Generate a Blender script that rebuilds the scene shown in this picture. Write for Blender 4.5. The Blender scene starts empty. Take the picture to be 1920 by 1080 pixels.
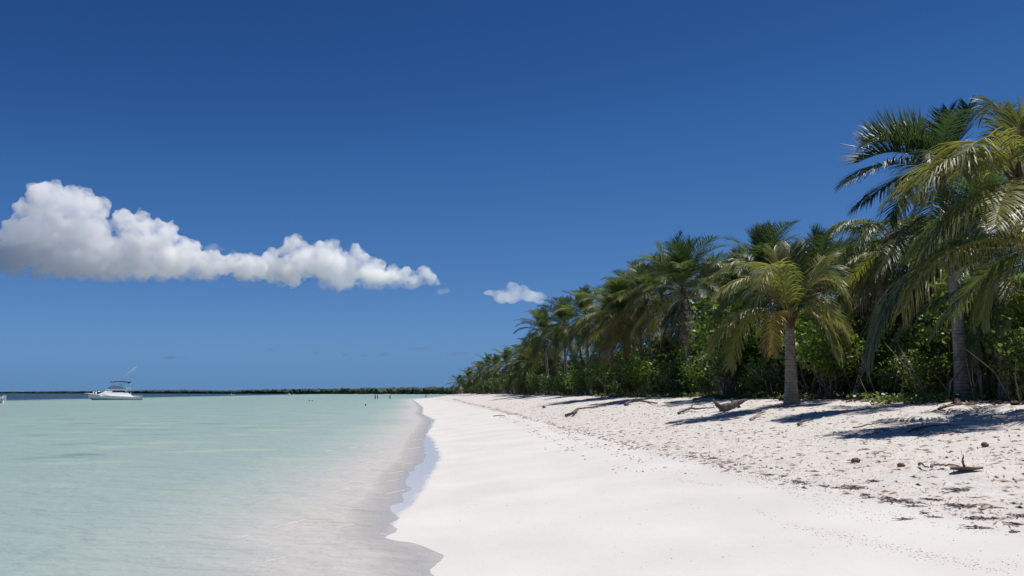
import bpy, math, random
import numpy as np
from mathutils import Vector, Matrix, noise as mnoise

# ------------------------------------------------------------------ camera, sky, sun, exposure
scene = bpy.context.scene
COL = scene.collection
PI = math.pi
F = 1663.0                      # focal length in pixels of a 1920 px wide picture
EYE = 1.75                      # eye height above the water
PITCH = math.atan(197.0 / F)    # the horizon lies 197 px below the middle

cam = bpy.data.cameras.new("camera")
cam_ob = bpy.data.objects.new("camera", cam)
COL.objects.link(cam_ob)
cam.sensor_width = 36.0
cam.lens = 36.0 * F / 1920.0
cam.clip_start = 0.05
cam.clip_end = 120000.0
cam_ob.location = (0, 0, EYE)
cam_ob.rotation_euler = (PI / 2 + PITCH, 0, 0)
scene.camera = cam_ob

SUN_AZ = math.radians(65)       # clockwise from the viewing direction
SUN_EL = math.radians(68)
world = bpy.data.worlds.new("World")
scene.world = world
world.use_nodes = True
wn = world.node_tree
wn.nodes.clear()
sky_t = wn.nodes.new("ShaderNodeTexSky")
sky_t.sky_type = 'NISHITA'
sky_t.sun_disc = False
sky_t.sun_elevation = SUN_EL
sky_t.sun_rotation = SUN_AZ
sky_t.altitude = 8000.0         # deep clear tropical blue
sky_t.air_density = 1.0
sky_t.dust_density = 0.0
sky_t.ozone_density = 1.0
SKY_STRENGTH = 0.1
w_scale = wn.nodes.new("ShaderNodeVectorMath"); w_scale.operation = 'SCALE'; w_scale.inputs[3].default_value = SKY_STRENGTH
w_curve = wn.nodes.new("ShaderNodeRGBCurve")     # the camera's saturated response to the blue
for ch, pts_ in enumerate([[(0, 0), (.067, .0203), (.094, .0395), (.151, .078), (.25, .119), (.456, .118), (1, .118)],
                           [(0, 0), (.115, .0782), (.16, .133), (.254, .203), (.40, .267), (.639, .252), (1, .25)],
                           [(0, 0), (.234, .258), (.316, .371), (.464, .468), (.64, .525), (.798, .475), (1, .46)]]):
    cu = w_curve.mapping.curves[ch]
    for i_, p_ in enumerate(pts_):
        if i_ == 0: cu.points[0].location = p_
        elif i_ == len(pts_) - 1: cu.points[-1].location = p_
        else: cu.points.new(*p_)
w_curve.mapping.extend = 'HORIZONTAL'
w_curve.mapping.update()
w_back = wn.nodes.new("ShaderNodeVectorMath"); w_back.operation = 'SCALE'; w_back.inputs[3].default_value = 1.0 / SKY_STRENGTH
w_bg = wn.nodes.new("ShaderNodeBackground")
w_bg.inputs["Strength"].default_value = SKY_STRENGTH
w_out = wn.nodes.new("ShaderNodeOutputWorld")
wn.links.new(sky_t.outputs[0], w_scale.inputs[0])
wn.links.new(w_scale.outputs[0], w_curve.inputs["Color"])
wn.links.new(w_curve.outputs[0], w_back.inputs[0])
wn.links.new(w_back.outputs[0], w_bg.inputs["Color"])
wn.links.new(w_bg.outputs[0], w_out.inputs["Surface"])

sun = bpy.data.lights.new("sun", 'SUN')
sun.energy = 5.0
sun.angle = math.radians(0.53)
sun.color = (1.0, 0.955, 0.89)
sun_ob = bpy.data.objects.new("sun", sun)
COL.objects.link(sun_ob)
SUN_DIR = Vector((math.cos(SUN_EL) * math.sin(SUN_AZ), math.cos(SUN_EL) * math.cos(SUN_AZ), math.sin(SUN_EL)))
sun_ob.rotation_euler = SUN_DIR.to_track_quat('Z', 'Y').to_euler()
sun_ob.location = (30, 30, 60)

scene.view_settings.view_transform = 'Standard'
scene.view_settings.look = 'None'
scene.view_settings.exposure = 0.0
scene.view_settings.gamma = 1.0
scene.view_settings.use_curve_mapping = False
scene.render.engine = 'CYCLES'
cy = scene.cycles
cy.max_bounces = 24
cy.diffuse_bounces = 4
cy.glossy_bounces = 3
cy.transmission_bounces = 6
cy.transparent_max_bounces = 16
cy.volume_bounces = 24
cy.use_denoising = True
cy.caustics_reflective = False
cy.caustics_refractive = False
cy.sample_clamp_indirect = 6.0

rng = random.Random(7)
nrg = np.random.default_rng(7)


# ------------------------------------------------------------------ helpers
def at(u, v, Y):
    """World point at distance Y that the photograph shows at pixel (u, v)."""
    c, s = math.cos(PITCH), math.sin(PITCH)
    dx, dy, dz = u - 960.0, F * c - (540.0 - v) * s, F * s + (540.0 - v) * c
    return Vector((dx / dy * Y, Y, EYE + dz / dy * Y))


def link(o, parent=None):
    COL.objects.link(o)
    if parent is not None:
        o.parent = parent
    return o


def tag(o, label=None, cat=None, group=None, kind=None):
    if label: o["label"] = label
    if cat: o["category"] = cat
    if group: o["group"] = group
    if kind: o["kind"] = kind
    return o


def empty(name, loc, rz=0.0):
    o = bpy.data.objects.new(name, None)
    o.empty_display_size = 0.2
    o.location = loc
    o.rotation_euler = (0, 0, rz)
    return link(o)


class MB:
    """Collects shapes, builds ONE mesh object."""
    def __init__(self):
        self.v, self.f, self.m = [], [], []

    def add(self, verts, faces, mat=0):
        b = len(self.v)
        self.v.extend([tuple(p) for p in verts])
        self.f.extend([tuple(i + b for i in f) for f in faces])
        self.m.extend([mat] * len(faces))

    def tube(self, pts, radii, n=6, mat=0, cap=True, squash=1.0):
        pts = [Vector(p) for p in pts]
        verts, faces = [], []
        ref = Vector((0, 0, 1))
        for i, p in enumerate(pts):
            t = (pts[min(i + 1, len(pts) - 1)] - pts[max(i - 1, 0)])
            t = t.normalized() if t.length > 1e-9 else Vector((0, 0, 1))
            if i == 0:
                if abs(t.z) > 0.9: ref = Vector((1, 0, 0))
                a = t.cross(ref).normalized()
            else:
                a = (a - t * a.dot(t))
                a = a.normalized() if a.length > 1e-6 else t.orthogonal().normalized()
            b = t.cross(a)
            r = radii[i] if hasattr(radii, '__len__') else radii
            for k in range(n):
                w = 2 * PI * k / n
                verts.append(p + a * (r * math.cos(w)) + b * (r * squash * math.sin(w)))
        for i in range(len(pts) - 1):
            for k in range(n):
                k2 = (k + 1) % n
                faces.append((i * n + k, i * n + k2, (i + 1) * n + k2, (i + 1) * n + k))
        if cap:
            faces.append(tuple(range(n))[::-1])
            faces.append(tuple((len(pts) - 1) * n + k for k in range(n)))
        self.add(verts, faces, mat)

    def box(self, lo, hi, mat=0):
        x0, y0, z0 = lo; x1, y1, z1 = hi
        self.add([(x0, y0, z0), (x1, y0, z0), (x1, y1, z0), (x0, y1, z0), (x0, y0, z1), (x1, y0, z1), (x1, y1, z1), (x0, y1, z1)],
                 [(0, 3, 2, 1), (4, 5, 6, 7), (0, 1, 5, 4), (1, 2, 6, 5), (2, 3, 7, 6), (3, 0, 4, 7)], mat)

    def mesh(self, name, mats, smooth=True):
        me = bpy.data.meshes.new(name)
        me.from_pydata(self.v, [], self.f)
        for m in (mats if isinstance(mats, (list, tuple)) else [mats]):
            me.materials.append(m)
        me.polygons.foreach_set("material_index", self.m)
        if smooth:
            me.polygons.foreach_set("use_smooth", [True] * len(me.polygons))
        me.update()
        return me

    def build(self, name, mats, parent=None, smooth=True):
        return link(bpy.data.objects.new(name, self.mesh(name, mats, smooth)), parent)


def np_mesh(name, verts, faces, mats, smooth=True):
    """verts (N,3), faces (M,k) with k = 3 or 4."""
    me = bpy.data.meshes.new(name)
    k = faces.shape[1]
    me.vertices.add(len(verts)); me.vertices.foreach_set("co", np.ascontiguousarray(verts, dtype=np.float32).ravel())
    me.loops.add(faces.size); me.loops.foreach_set("vertex_index", np.ascontiguousarray(faces, dtype=np.int32).ravel())
    me.polygons.add(len(faces)); me.polygons.foreach_set("loop_start", np.arange(len(faces), dtype=np.int32) * k)
    for m in (mats if isinstance(mats, (list, tuple)) else [mats]):
        me.materials.append(m)
    if smooth:
        me.polygons.foreach_set("use_smooth", np.ones(len(faces), dtype=bool))
    me.update(calc_edges=True)
    return me


def _h2(ix, iy, seed):
    n = (ix * 374761393 + iy * 668265263 + seed * 1442695041) & 0xFFFFFFFF
    n = ((n ^ (n >> 13)) * 1274126177) & 0xFFFFFFFF
    return ((n ^ (n >> 16)) & 0xFFFFFF) / float(0xFFFFFF)


def vnoise(x, y, seed=0):
    """Value noise in -1..1 on arrays."""
    x = np.asarray(x, float); y = np.asarray(y, float)
    ix = np.floor(x).astype(np.int64); iy = np.floor(y).astype(np.int64)
    fx = x - ix; fy = y - iy
    fx = fx * fx * (3 - 2 * fx); fy = fy * fy * (3 - 2 * fy)
    a = _h2(ix, iy, seed); b = _h2(ix + 1, iy, seed); c = _h2(ix, iy + 1, seed); d = _h2(ix + 1, iy + 1, seed)
    return ((a * (1 - fx) + b * fx) * (1 - fy) + (c * (1 - fx) + d * fx) * fy) * 2 - 1


def fbm(x, y, seed=0, octs=3):
    s = 0; a = 1.0; t = 0
    for o in range(octs):
        s = s + a * vnoise(x * 2 ** o + 17.3 * o, y * 2 ** o + 5.1 * o, seed + o); t += a; a *= 0.5
    return s / t


# ------------------------------------------------------------------ the lie of the land (metres)
_SY = np.array([-60, -10, 0, 5, 8.5, 9.4, 9.9, 11.1, 12.5, 14.3, 16.3, 18.2, 21, 24.4, 32, 38.8, 58, 76.6, 108, 160, 242, 300, 350, 420, 500, 620.])
_SX = np.array([2.0, 0.3, -0.25, -0.5, -0.64, -0.95, -0.9, -1.6, -1.75, -1.9, -1.93, -2.2, -2.35, -2.5, -3.2, -3.8, -5.3, -7.8, -10.8, -17, -27, -29, -28, -20, 20, 170.])
_WY = np.array([-60, -10, 0, 5, 8.5, 10, 11.1, 12.5, 14.3, 16.3, 18.2, 21, 24.4, 32, 38.8, 58, 76.6, 620.])
_WX = np.array([0.0, 0.1, 0.1, 0.05, 0.05, 0.05, 0.1, 0.2, 0.4, 0.45, 0.6, 0.7, 0.65, 0.6, 0.25, 0.5, 0.3, 0.3])   # width of the wet strip
_PS = np.array([-120, -70, -40, -20, -10, -5, -2.5, -1, 0, 1, 3, 5, 5.6, 8, 11, 13, 16, 30, 80, 500.])
_PZ = np.array([-2.2, -1.9, -1.45, -1.0, -.62, -.36, -.2, -.08, 0, .055, .25, .47, .56, .88, 1.31, 1.5, 1.58, 1.66, 1.8, 2.2])


def shore_x(y):
    return np.interp(y, _SY, _SX)


def ground(x, y, detail=True):
    x = np.asarray(x, float); y = np.asarray(y, float)
    s = x - shore_x(y)
    z = np.interp(s, _PS, _PZ)
    if detail:
        up = np.clip((s - 5.0) / 0.8, 0, 1)
        z = z + up * (0.045 * fbm(x * 0.9, y * 0.9, 3) + 0.03 * fbm(x * 2.6, y * 2.6, 9, 2))
        z = z + np.clip((s - 8) / 3, 0, 1) * 0.10 * fbm(x * 0.28, y * 0.28, 21, 2)
        z = z + np.clip((s - 0.3) / 1.5, 0, 1) * 0.012 * fbm(x * 0.7, y * 0.7, 5, 2)
        z = z - np.clip(1 - np.abs(s + 0.4) / 3.0, 0, 1) * 0.012 * (0.5 + 0.5 * fbm(x * 0.8, y * 0.35, 31, 2))
    return z


def gz(x, y):
    return float(ground(np.array([x]), np.array([y]))[0])


def on_ground(u, v):
    """Where the ray through pixel (u, v) meets the ground."""
    lo = None
    for Y in np.geomspace(5, 500, 600):
        p = at(u, v, Y)
        if p.z <= gz(p.x, p.y) or p.z < -0.02:
            return Vector((p.x, p.y, max(gz(p.x, p.y), 0)))
    return at(u, v, 300)


# ------------------------------------------------------------------ materials
def new_mat(name):
    m = bpy.data.materials.new(name)
    m.use_nodes = True
    nt = m.node_tree
    return m, nt, nt.nodes["Principled BSDF"], nt.nodes["Material Output"]


def N(nt, typ, **kw):
    n = nt.nodes.new(typ)
    for k, v in kw.items():
        if k.startswith("i_"):
            n.inputs[k[2:].replace("_", " ")].default_value = v
        else:
            setattr(n, k, v)
    return n


def ramp(nt, stops, interp='LINEAR'):
    r = nt.nodes.new("ShaderNodeValToRGB")
    r.color_ramp.interpolation = interp
    e = r.color_ramp.elements
    while len(e) < len(stops): e.new(0.5)
    for el, (p, c) in zip(e, stops):
        el.position = p
        el.color = (*c, 1) if len(c) == 3 else c
    return r


def mixc(nt, fac, a, b, blend='MIX'):
    n = nt.nodes.new("ShaderNodeMix")
    n.data_type = 'RGBA'; n.blend_type = blend
    for sock, val in ((n.inputs[0], fac), (n.inputs[6], a), (n.inputs[7], b)):
        if hasattr(val, "is_linked"): nt.links.new(val, sock)
        elif isinstance(val, (int, float)): sock.default_value = val
        else: sock.default_value = (*val, 1)
    return n.outputs[2]


def math_n(nt, op, a, b=None, clamp=False):
    n = nt.nodes.new("ShaderNodeMath"); n.operation = op; n.use_clamp = clamp
    for sock, val in zip(n.inputs, (a, b)):
        if val is None: continue
        if hasattr(val, "is_linked"): nt.links.new(val, sock)
        else: sock.default_value = val
    return n.outputs[0]


def maprange(nt, val, a, b, c=0.0, d=1.0):
    n = nt.nodes.new("ShaderNodeMapRange")
    nt.links.new(val, n.inputs[0])
    for i, q in enumerate((a, b, c, d)): n.inputs[i + 1].default_value = q
    return n.outputs[0]


def plain(name, col, rough=0.5, spec=0.5, var=0.0, scale=5.0, bump=0.0, metallic=0.0):
    m, nt, b, o = new_mat(name)
    b.inputs["Roughness"].default_value = rough
    b.inputs["Specular IOR Level"].default_value = spec
    b.inputs["Metallic"].default_value = metallic
    tc = N(nt, "ShaderNodeTexCoord")
    nz = N(nt, "ShaderNodeTexNoise", i_Scale=scale, i_Detail=5.0)
    nt.links.new(tc.outputs["Object"], nz.inputs["Vector"])
    lo = tuple(c * (1 - var) for c in col); hi = tuple(min(1, c * (1 + var)) for c in col)
    r = ramp(nt, [(0.3, lo), (0.7, hi)])
    nt.links.new(nz.outputs["Fac"], r.inputs[0])
    nt.links.new(r.outputs[0], b.inputs["Base Color"])
    if bump:
        bp = N(nt, "ShaderNodeBump", i_Strength=bump, i_Distance=0.02)
        nt.links.new(nz.outputs["Fac"], bp.inputs["Height"])
        nt.links.new(bp.outputs[0], b.inputs["Normal"])
    return m


def leaf_mat(name, c0, c1, trans, rough=0.4, tfac=0.35, spec=0.5, tipdry=None):
    """Leaf: glossy face, light coming through, every leaf a little different."""
    m, nt, b, o = new_mat(name)
    geo = N(nt, "ShaderNodeNewGeometry")
    oi = N(nt, "ShaderNodeObjectInfo")
    f = math_n(nt, 'ADD', math_n(nt, 'MULTIPLY', geo.outputs["Random Per Island"], 0.6), math_n(nt, 'MULTIPLY', oi.outputs["Random"], 0.4))
    col = mixc(nt, f, c0, c1)
    tcol = mixc(nt, f, tuple(t * 0.75 for t in trans), tuple(min(1, t * 1.2) for t in trans))
    if tipdry is not None:
        at_ = N(nt, "ShaderNodeAttribute", attribute_name="tip")
        k = math_n(nt, 'MULTIPLY', at_.outputs["Fac"], maprange(nt, geo.outputs["Random Per Island"], 0.1, 1.0), True)
        col = mixc(nt, k, col, tipdry); tcol = mixc(nt, k, tcol, tuple(t * .6 for t in tipdry))
    nt.links.new(col, b.inputs["Base Color"])
    b.inputs["Roughness"].default_value = rough
    b.inputs["Specular IOR Level"].default_value = spec
    tr = N(nt, "ShaderNodeBsdfTranslucent")
    nt.links.new(tcol, tr.inputs["Color"])
    mx = N(nt, "ShaderNodeMixShader"); mx.inputs[0].default_value = tfac
    nt.links.new(b.outputs[0], mx.inputs[1]); nt.links.new(tr.outputs[0], mx.inputs[2])
    nt.links.new(mx.outputs[0], o.inputs["Surface"])
    return m


DRY = (0.30, 0.22, 0.14)
M_FROND = {
    'dark': leaf_mat("frond_dark_green", (.025, .05, .022), (.055, .09, .035), (.07, .13, .03), .46, .3, .5, DRY),
    'green': leaf_mat("frond_green", (.05, .085, .026), (.105, .145, .045), (.17, .25, .045), .46, .36, .5, DRY),
    'olive': leaf_mat("frond_olive", (.12, .135, .035), (.20, .20, .06), (.32, .34, .06), .46, .38, .5, DRY),
    'yellow': leaf_mat("frond_yellowing", (.24, .19, .04), (.33, .26, .07), (.50, .38, .07), .42, .4, .5, DRY),
    'orange': leaf_mat("frond_orange", (.27, .16, .04), (.36, .24, .07), (.55, .35, .07), .45, .4, .45, DRY),
    'dead': leaf_mat("frond_dead_brown", (.16, .11, .075), (.30, .22, .155), (.26, .16, .10), .6, .22, .3, DRY),
}
M_RACHIS = plain("frond_midrib", (.22, .20, .07), .5, .4, .25, 3)
M_RACHIS_DRY = plain("frond_midrib_dry", (.26, .18, .11), .6, .3, .25, 3)
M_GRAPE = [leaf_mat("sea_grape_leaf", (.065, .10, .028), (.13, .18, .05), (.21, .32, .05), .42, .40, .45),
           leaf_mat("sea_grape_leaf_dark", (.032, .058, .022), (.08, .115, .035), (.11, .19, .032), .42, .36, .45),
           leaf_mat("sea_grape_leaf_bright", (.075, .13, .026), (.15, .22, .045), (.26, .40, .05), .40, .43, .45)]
M_STEM = plain("grey_stem_bark", (.15, .13, .11), .85, .2, .45, 6, .5)
M_GRASS = leaf_mat("beach_grass", (.05, .10, .02), (.12, .16, .04), (.15, .25, .04), .5, .4, .4)


def trunk_mat():
    m, nt, b, o = new_mat("palm_bark")
    tc = N(nt, "ShaderNodeTexCoord")
    at_ = N(nt, "ShaderNodeAttribute", attribute_name="along")
    nz = N(nt, "ShaderNodeTexNoise", i_Scale=7.0, i_Detail=6.0)
    nt.links.new(tc.outputs["Object"], nz.inputs["Vector"])
    r = ramp(nt, [(0.28, (.13, .11, .095)), (0.5, (.25, .225, .20)), (0.75, (.36, .33, .30))])
    nt.links.new(nz.outputs["Fac"], r.inputs[0])
    # leaf scars: narrow rings along the trunk
    ph = math_n(nt, 'ADD', math_n(nt, 'MULTIPLY', at_.outputs["Fac"], 11.0), math_n(nt, 'MULTIPLY', nz.outputs["Fac"], 0.5))
    fr = math_n(nt, 'FRACT', ph)
    ring = math_n(nt, 'LESS_THAN', fr, 0.16)
    col = mixc(nt, math_n(nt, 'MULTIPLY', ring, 0.5), r.outputs[0], (.08, .068, .06))
    nt.links.new(col, b.inputs["Base Color"])
    b.inputs["Roughness"].default_value = 0.9
    b.inputs["Specular IOR Level"].default_value = 0.2
    bp = N(nt, "ShaderNodeBump", i_Strength=0.9, i_Distance=0.025)
    nt.links.new(math_n(nt, 'SUBTRACT', nz.outputs["Fac"], math_n(nt, 'MULTIPLY', ring, 0.7)), bp.inputs["Height"])
    nt.links.new(bp.outputs[0], b.inputs["Normal"])
    return m


M_TRUNK = trunk_mat()
M_FIBRE = plain("palm_fibre", (.13, .085, .05), .9, .1, .4, 18, .6)


def sand_mat():
    m, nt, b, o = new_mat("coral_sand")
    tc = N(nt, "ShaderNodeTexCoord")
    wet = N(nt, "ShaderNodeAttribute", attribute_name="wet")
    upp = N(nt, "ShaderNodeAttribute", attribute_name="upper")
    n1 = N(nt, "ShaderNodeTexNoise", i_Scale=0.55, i_Detail=6.0)
    n2 = N(nt, "ShaderNodeTexNoise", i_Scale=5.5, i_Detail=8.0, i_Roughness=0.65)
    n3 = N(nt, "ShaderNodeTexNoise", i_Scale=60.0, i_Detail=3.0)
    for n in (n1, n2, n3): nt.links.new(tc.outputs["Object"], n.inputs["Vector"])
    clean = ramp(nt, [(0.35, (.572, .554, .531)), (0.65, (.632, .615, .594))])
    nt.links.new(n1.outputs["Fac"], clean.inputs[0])
    rough = ramp(nt, [(0.3, (.475, .448, .42)), (0.5, (.575, .552, .525)), (0.72, (.65, .63, .605))])
    nt.links.new(n2.outputs["Fac"], rough.inputs[0])
    col = mixc(nt, upp.outputs["Fac"], clean.outputs[0], rough.outputs[0])
    # pinkish shell grit in drifts on the upper beach
    pk = math_n(nt, 'MULTIPLY', maprange(nt, n1.outputs["Fac"], 0.5, 0.7), math_n(nt, 'MULTIPLY', upp.outputs["Fac"], 0.22))
    col = mixc(nt, pk, col, (.56, .43, .38))
    # fine dark specks
    vo = N(nt, "ShaderNodeTexVoronoi", i_Scale=14.0)
    nt.links.new(tc.outputs["Object"], vo.inputs["Vector"])
    sp = math_n(nt, 'MULTIPLY', math_n(nt, 'LESS_THAN', vo.outputs["Distance"], 0.17), math_n(nt, 'GREATER_THAN', n2.outputs["Fac"], 0.53))
    sp = math_n(nt, 'MULTIPLY', sp, maprange(nt, upp.outputs["Fac"], 0, 1, 0.12, 0.62))
    col = mixc(nt, sp, col, (.22, .17, .14))
    gr = math_n(nt, 'MULTIPLY', maprange(nt, n3.outputs["Fac"], 0.4, 0.75), 0.10)
    col = mixc(nt, gr, col, (.50, .46, .42))
    col = mixc(nt, math_n(nt, 'MULTIPLY', wet.outputs["Fac"], 0.85), col, (.63, .60, .575))
    nt.links.new(col, b.inputs["Base Color"])
    rg = maprange(nt, wet.outputs["Fac"], 0.0, 1.0, 0.9, 0.16)
    nt.links.new(rg, b.inputs["Roughness"])
    nt.links.new(maprange(nt, wet.outputs["Fac"], 0.0, 1.0, 0.15, 0.5), b.inputs["Specular IOR Level"])
    hgt = math_n(nt, 'ADD', math_n(nt, 'MULTIPLY', n2.outputs["Fac"], 0.7), math_n(nt, 'MULTIPLY', n3.outputs["Fac"], 0.12))
    bp = N(nt, "ShaderNodeBump", i_Distance=0.06)
    nt.links.new(math_n(nt, 'MULTIPLY', math_n(nt, 'ADD', math_n(nt, 'MULTIPLY', upp.outputs["Fac"], 0.35), 0.20),
                        maprange(nt, wet.outputs["Fac"], 0, 1, 1, 0.05)), bp.inputs["Strength"])
    nt.links.new(hgt, bp.inputs["Height"])
    nt.links.new(bp.outputs[0], b.inputs["Normal"])
    return m


def water_mat():
    m, nt, b, o = new_mat("lagoon_water")
    nt.nodes.remove(b)
    tc = N(nt, "ShaderNodeTexCoord")
    dep = N(nt, "ShaderNodeAttribute", attribute_name="depth")
    # ripples: small waves running in, stretched along their crests, over a broader swell
    mp = N(nt, "ShaderNodeMapping"); mp.inputs["Scale"].default_value = (0.75, 1.0, 1.0); mp.inputs["Rotation"].default_value = (0, 0, 0.12)
    nt.links.new(tc.outputs["Object"], mp.inputs["Vector"])
    w1 = N(nt, "ShaderNodeTexNoise", i_Scale=5.0, i_Detail=4.0, i_Roughness=0.55, i_Distortion=0.4)
    w2 = N(nt, "ShaderNodeTexNoise", i_Scale=1.1, i_Detail=3.0, i_Distortion=0.5)
    n3 = N(nt, "ShaderNodeTexNoise", i_Scale=0.05, i_Detail=4.0)
    n4 = N(nt, "ShaderNodeTexNoise", i_Scale=0.35, i_Detail=5.0)
    for n in (w1, w2, n3, n4): nt.links.new(mp.outputs[0], n.inputs["Vector"])
    hgt = math_n(nt, 'ADD', math_n(nt, 'MULTIPLY', w1.outputs["Fac"], 0.35), w2.outputs["Fac"])
    bp = N(nt, "ShaderNodeBump", i_Strength=1.0, i_Distance=0.16)
    nt.links.new(hgt, bp.inputs["Height"])
    # what the depth does to the light that comes back up
    cr = ramp(nt, [(0.0, (.59, .55, .51)), (0.017, (.565, .54, .50)), (0.034, (.44, .48, .445)), (0.06, (.33, .42, .38)), (0.12, (.285, .385, .35)),
                   (0.30, (.24, .345, .31)), (0.48, (.20, .315, .285)), (0.68, (.05, .14, .17)), (1.0, (.010, .035, .065))])
    dd = math_n(nt, 'MULTIPLY', dep.outputs["Fac"], 0.2)
    dd = math_n(nt, 'ADD', dd, math_n(nt, 'MULTIPLY', math_n(nt, 'SUBTRACT', n3.outputs["Fac"], 0.5), 0.05))
    nt.links.new(dd, cr.inputs[0])
    # sea grass and pale sand streaks on the bottom
    gs = math_n(nt, 'MULTIPLY', maprange(nt, n4.outputs["Fac"], 0.60, 0.72), 0.45)
    gs = math_n(nt, 'MULTIPLY', gs, maprange(nt, dep.outputs["Fac"], 0.25, 0.6))
    col = mixc(nt, gs, cr.outputs[0], (.10, .16, .12))
    ys = math_n(nt, 'MULTIPLY', maprange(nt, n4.outputs["Fac"], 0.44, 0.32), 0.35)
    ys = math_n(nt, 'MULTIPLY', ys, maprange(nt, dep.outputs["Fac"], 2.0, 0.8))
    col = mixc(nt, ys, col, (.50, .56, .36))
    df = N(nt, "ShaderNodeBsdfDiffuse")
    nt.links.new(col, df.inputs["Color"]); nt.links.new(bp.outputs[0], df.inputs["Normal"])
    tr = N(nt, "ShaderNodeBsdfTransparent")
    tint = ramp(nt, [(0.0, (.99, .99, .99)), (0.2, (.93, .97, .96)), (0.4, (.8, .92, .9))])
    nt.links.new(math_n(nt, 'MULTIPLY', dep.outputs["Fac"], 1.0), tint.inputs[0])
    nt.links.new(tint.outputs[0], tr.inputs["Color"])
    body = N(nt, "ShaderNodeMixShader")
    nt.links.new(maprange(nt, dep.outputs["Fac"], 0.0, 0.055, 0.3, 1.0), body.inputs[0])
    nt.links.new(tr.outputs[0], body.inputs[1]); nt.links.new(df.outputs[0], body.inputs[2])
    gl = N(nt, "ShaderNodeBsdfGlossy", i_Roughness=0.14)
    nt.links.new(bp.outputs[0], gl.inputs["Normal"])
    fr = N(nt, "ShaderNodeFresnel", i_IOR=1.33)
    nt.links.new(bp.outputs[0], fr.inputs["Normal"])
    mx = N(nt, "ShaderNodeMixShader")
    nt.links.new(math_n(nt, 'MULTIPLY', fr.outputs[0], 0.28), mx.inputs[0])
    nt.links.new(body.outputs[0], mx.inputs[1]); nt.links.new(gl.outputs[0], mx.inputs[2])
    nt.links.new(mx.outputs[0], o.inputs["Surface"])
    return m


M_SAND = sand_mat()
M_WATER = water_mat()
M_WOOD = plain("weathered_driftwood", (.115, .098, .098), .85, .2, .45, 9, .6)
M_WOOD_PALE = plain("bleached_stick", (.30, .25, .21), .85, .2, .35, 9, .4)
M_HUSK = plain("coconut_husk", (.16, .095, .075), .8, .25, .4, 12, .6)
M_WRACK = plain("dried_seaweed", (.25, .19, .185), .85, .2, .5, 10, .4)


def bits_mat(name, stops):
    m, nt, b, o = new_mat(name)
    g = N(nt, "ShaderNodeNewGeometry")
    r = ramp(nt, stops)
    nt.links.new(g.outputs["Random Per Island"], r.inputs[0])
    nt.links.new(r.outputs[0], b.inputs["Base Color"])
    b.inputs["Roughness"].default_value = 0.85
    b.inputs["Specular IOR Level"].default_value = 0.2
    return m


M_BITS = bits_mat("beach_litter_bits", [(0.0, (.17, .135, .115)), (0.3, (.29, .225, .195)), (0.6, (.39, .32, .285)), (0.8, (.35, .25, .215)), (1.0, (.52, .47, .43))])
M_SPECK = bits_mat("weed_specks", [(0.0, (.16, .12, .105)), (0.5, (.27, .21, .19)), (1.0, (.40, .34, .31))])
M_LITTER = bits_mat("forest_litter", [(0.0, (.05, .035, .025)), (0.5, (.11, .075, .05)), (1.0, (.19, .13, .085))])


# ------------------------------------------------------------------ ground, seabed and beach: one sheet
def build_sand():
    ys = np.concatenate([np.linspace(-40, 6, 24)[:-1], np.geomspace(6, 90, 300)[:-1], np.geomspace(90, 620, 80)])
    ss = np.concatenate([np.linspace(-120, -14, 26)[:-1], np.linspace(-14, -4, 40)[:-1], np.linspace(-4, 16.5, 206)[:-1], np.linspace(16.5, 40, 30)[:-1], np.geomspace(40, 420, 14)])
    Y, S = np.meshgrid(ys, ss, indexing='ij')
    X = S + shore_x(Y)
    Z = ground(X, Y)
    nr, nc = Y.shape
    V = np.stack([X, Y, Z], -1).reshape(-1, 3)
    i = np.arange(nr - 1)[:, None] * nc + np.arange(nc - 1)[None, :]
    Fc = np.stack([i, i + 1, i + nc + 1, i + nc], -1).reshape(-1, 4)
    me = np_mesh("beach", V, Fc, M_SAND)
    sw = np.interp(Y, _WY, _WX)
    edge = S + 0.10 * fbm(X * 2.2, Y * 1.2, 77, 2) * np.clip(Y / 25, .3, 1.2)
    wet = np.clip((sw - edge) / np.clip(0.10 + Y * 0.002, 0.1, 0.3), 0, 1)
    wet = wet * np.clip(1.0 + (S + 0.05) / 0.5, 0.12, 1)
    upper = np.clip((S - 5.05 + 0.35 * fbm(X * 0.8, Y * 0.5, 41, 3) + np.clip(Y - 30, 0, 50) * 0.012) / 0.5, 0, 1)
    for nm, arr in (("wet", wet), ("upper", upper)):
        a = me.attributes.new(nm, 'FLOAT', 'POINT')
        a.data.foreach_set("value", arr.astype(np.float32).ravel())
    o = link(bpy.data.objects.new("beach", me))
    tag(o, "white coral sand beach sloping up from the lagoon to the palms", kind="structure")


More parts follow.
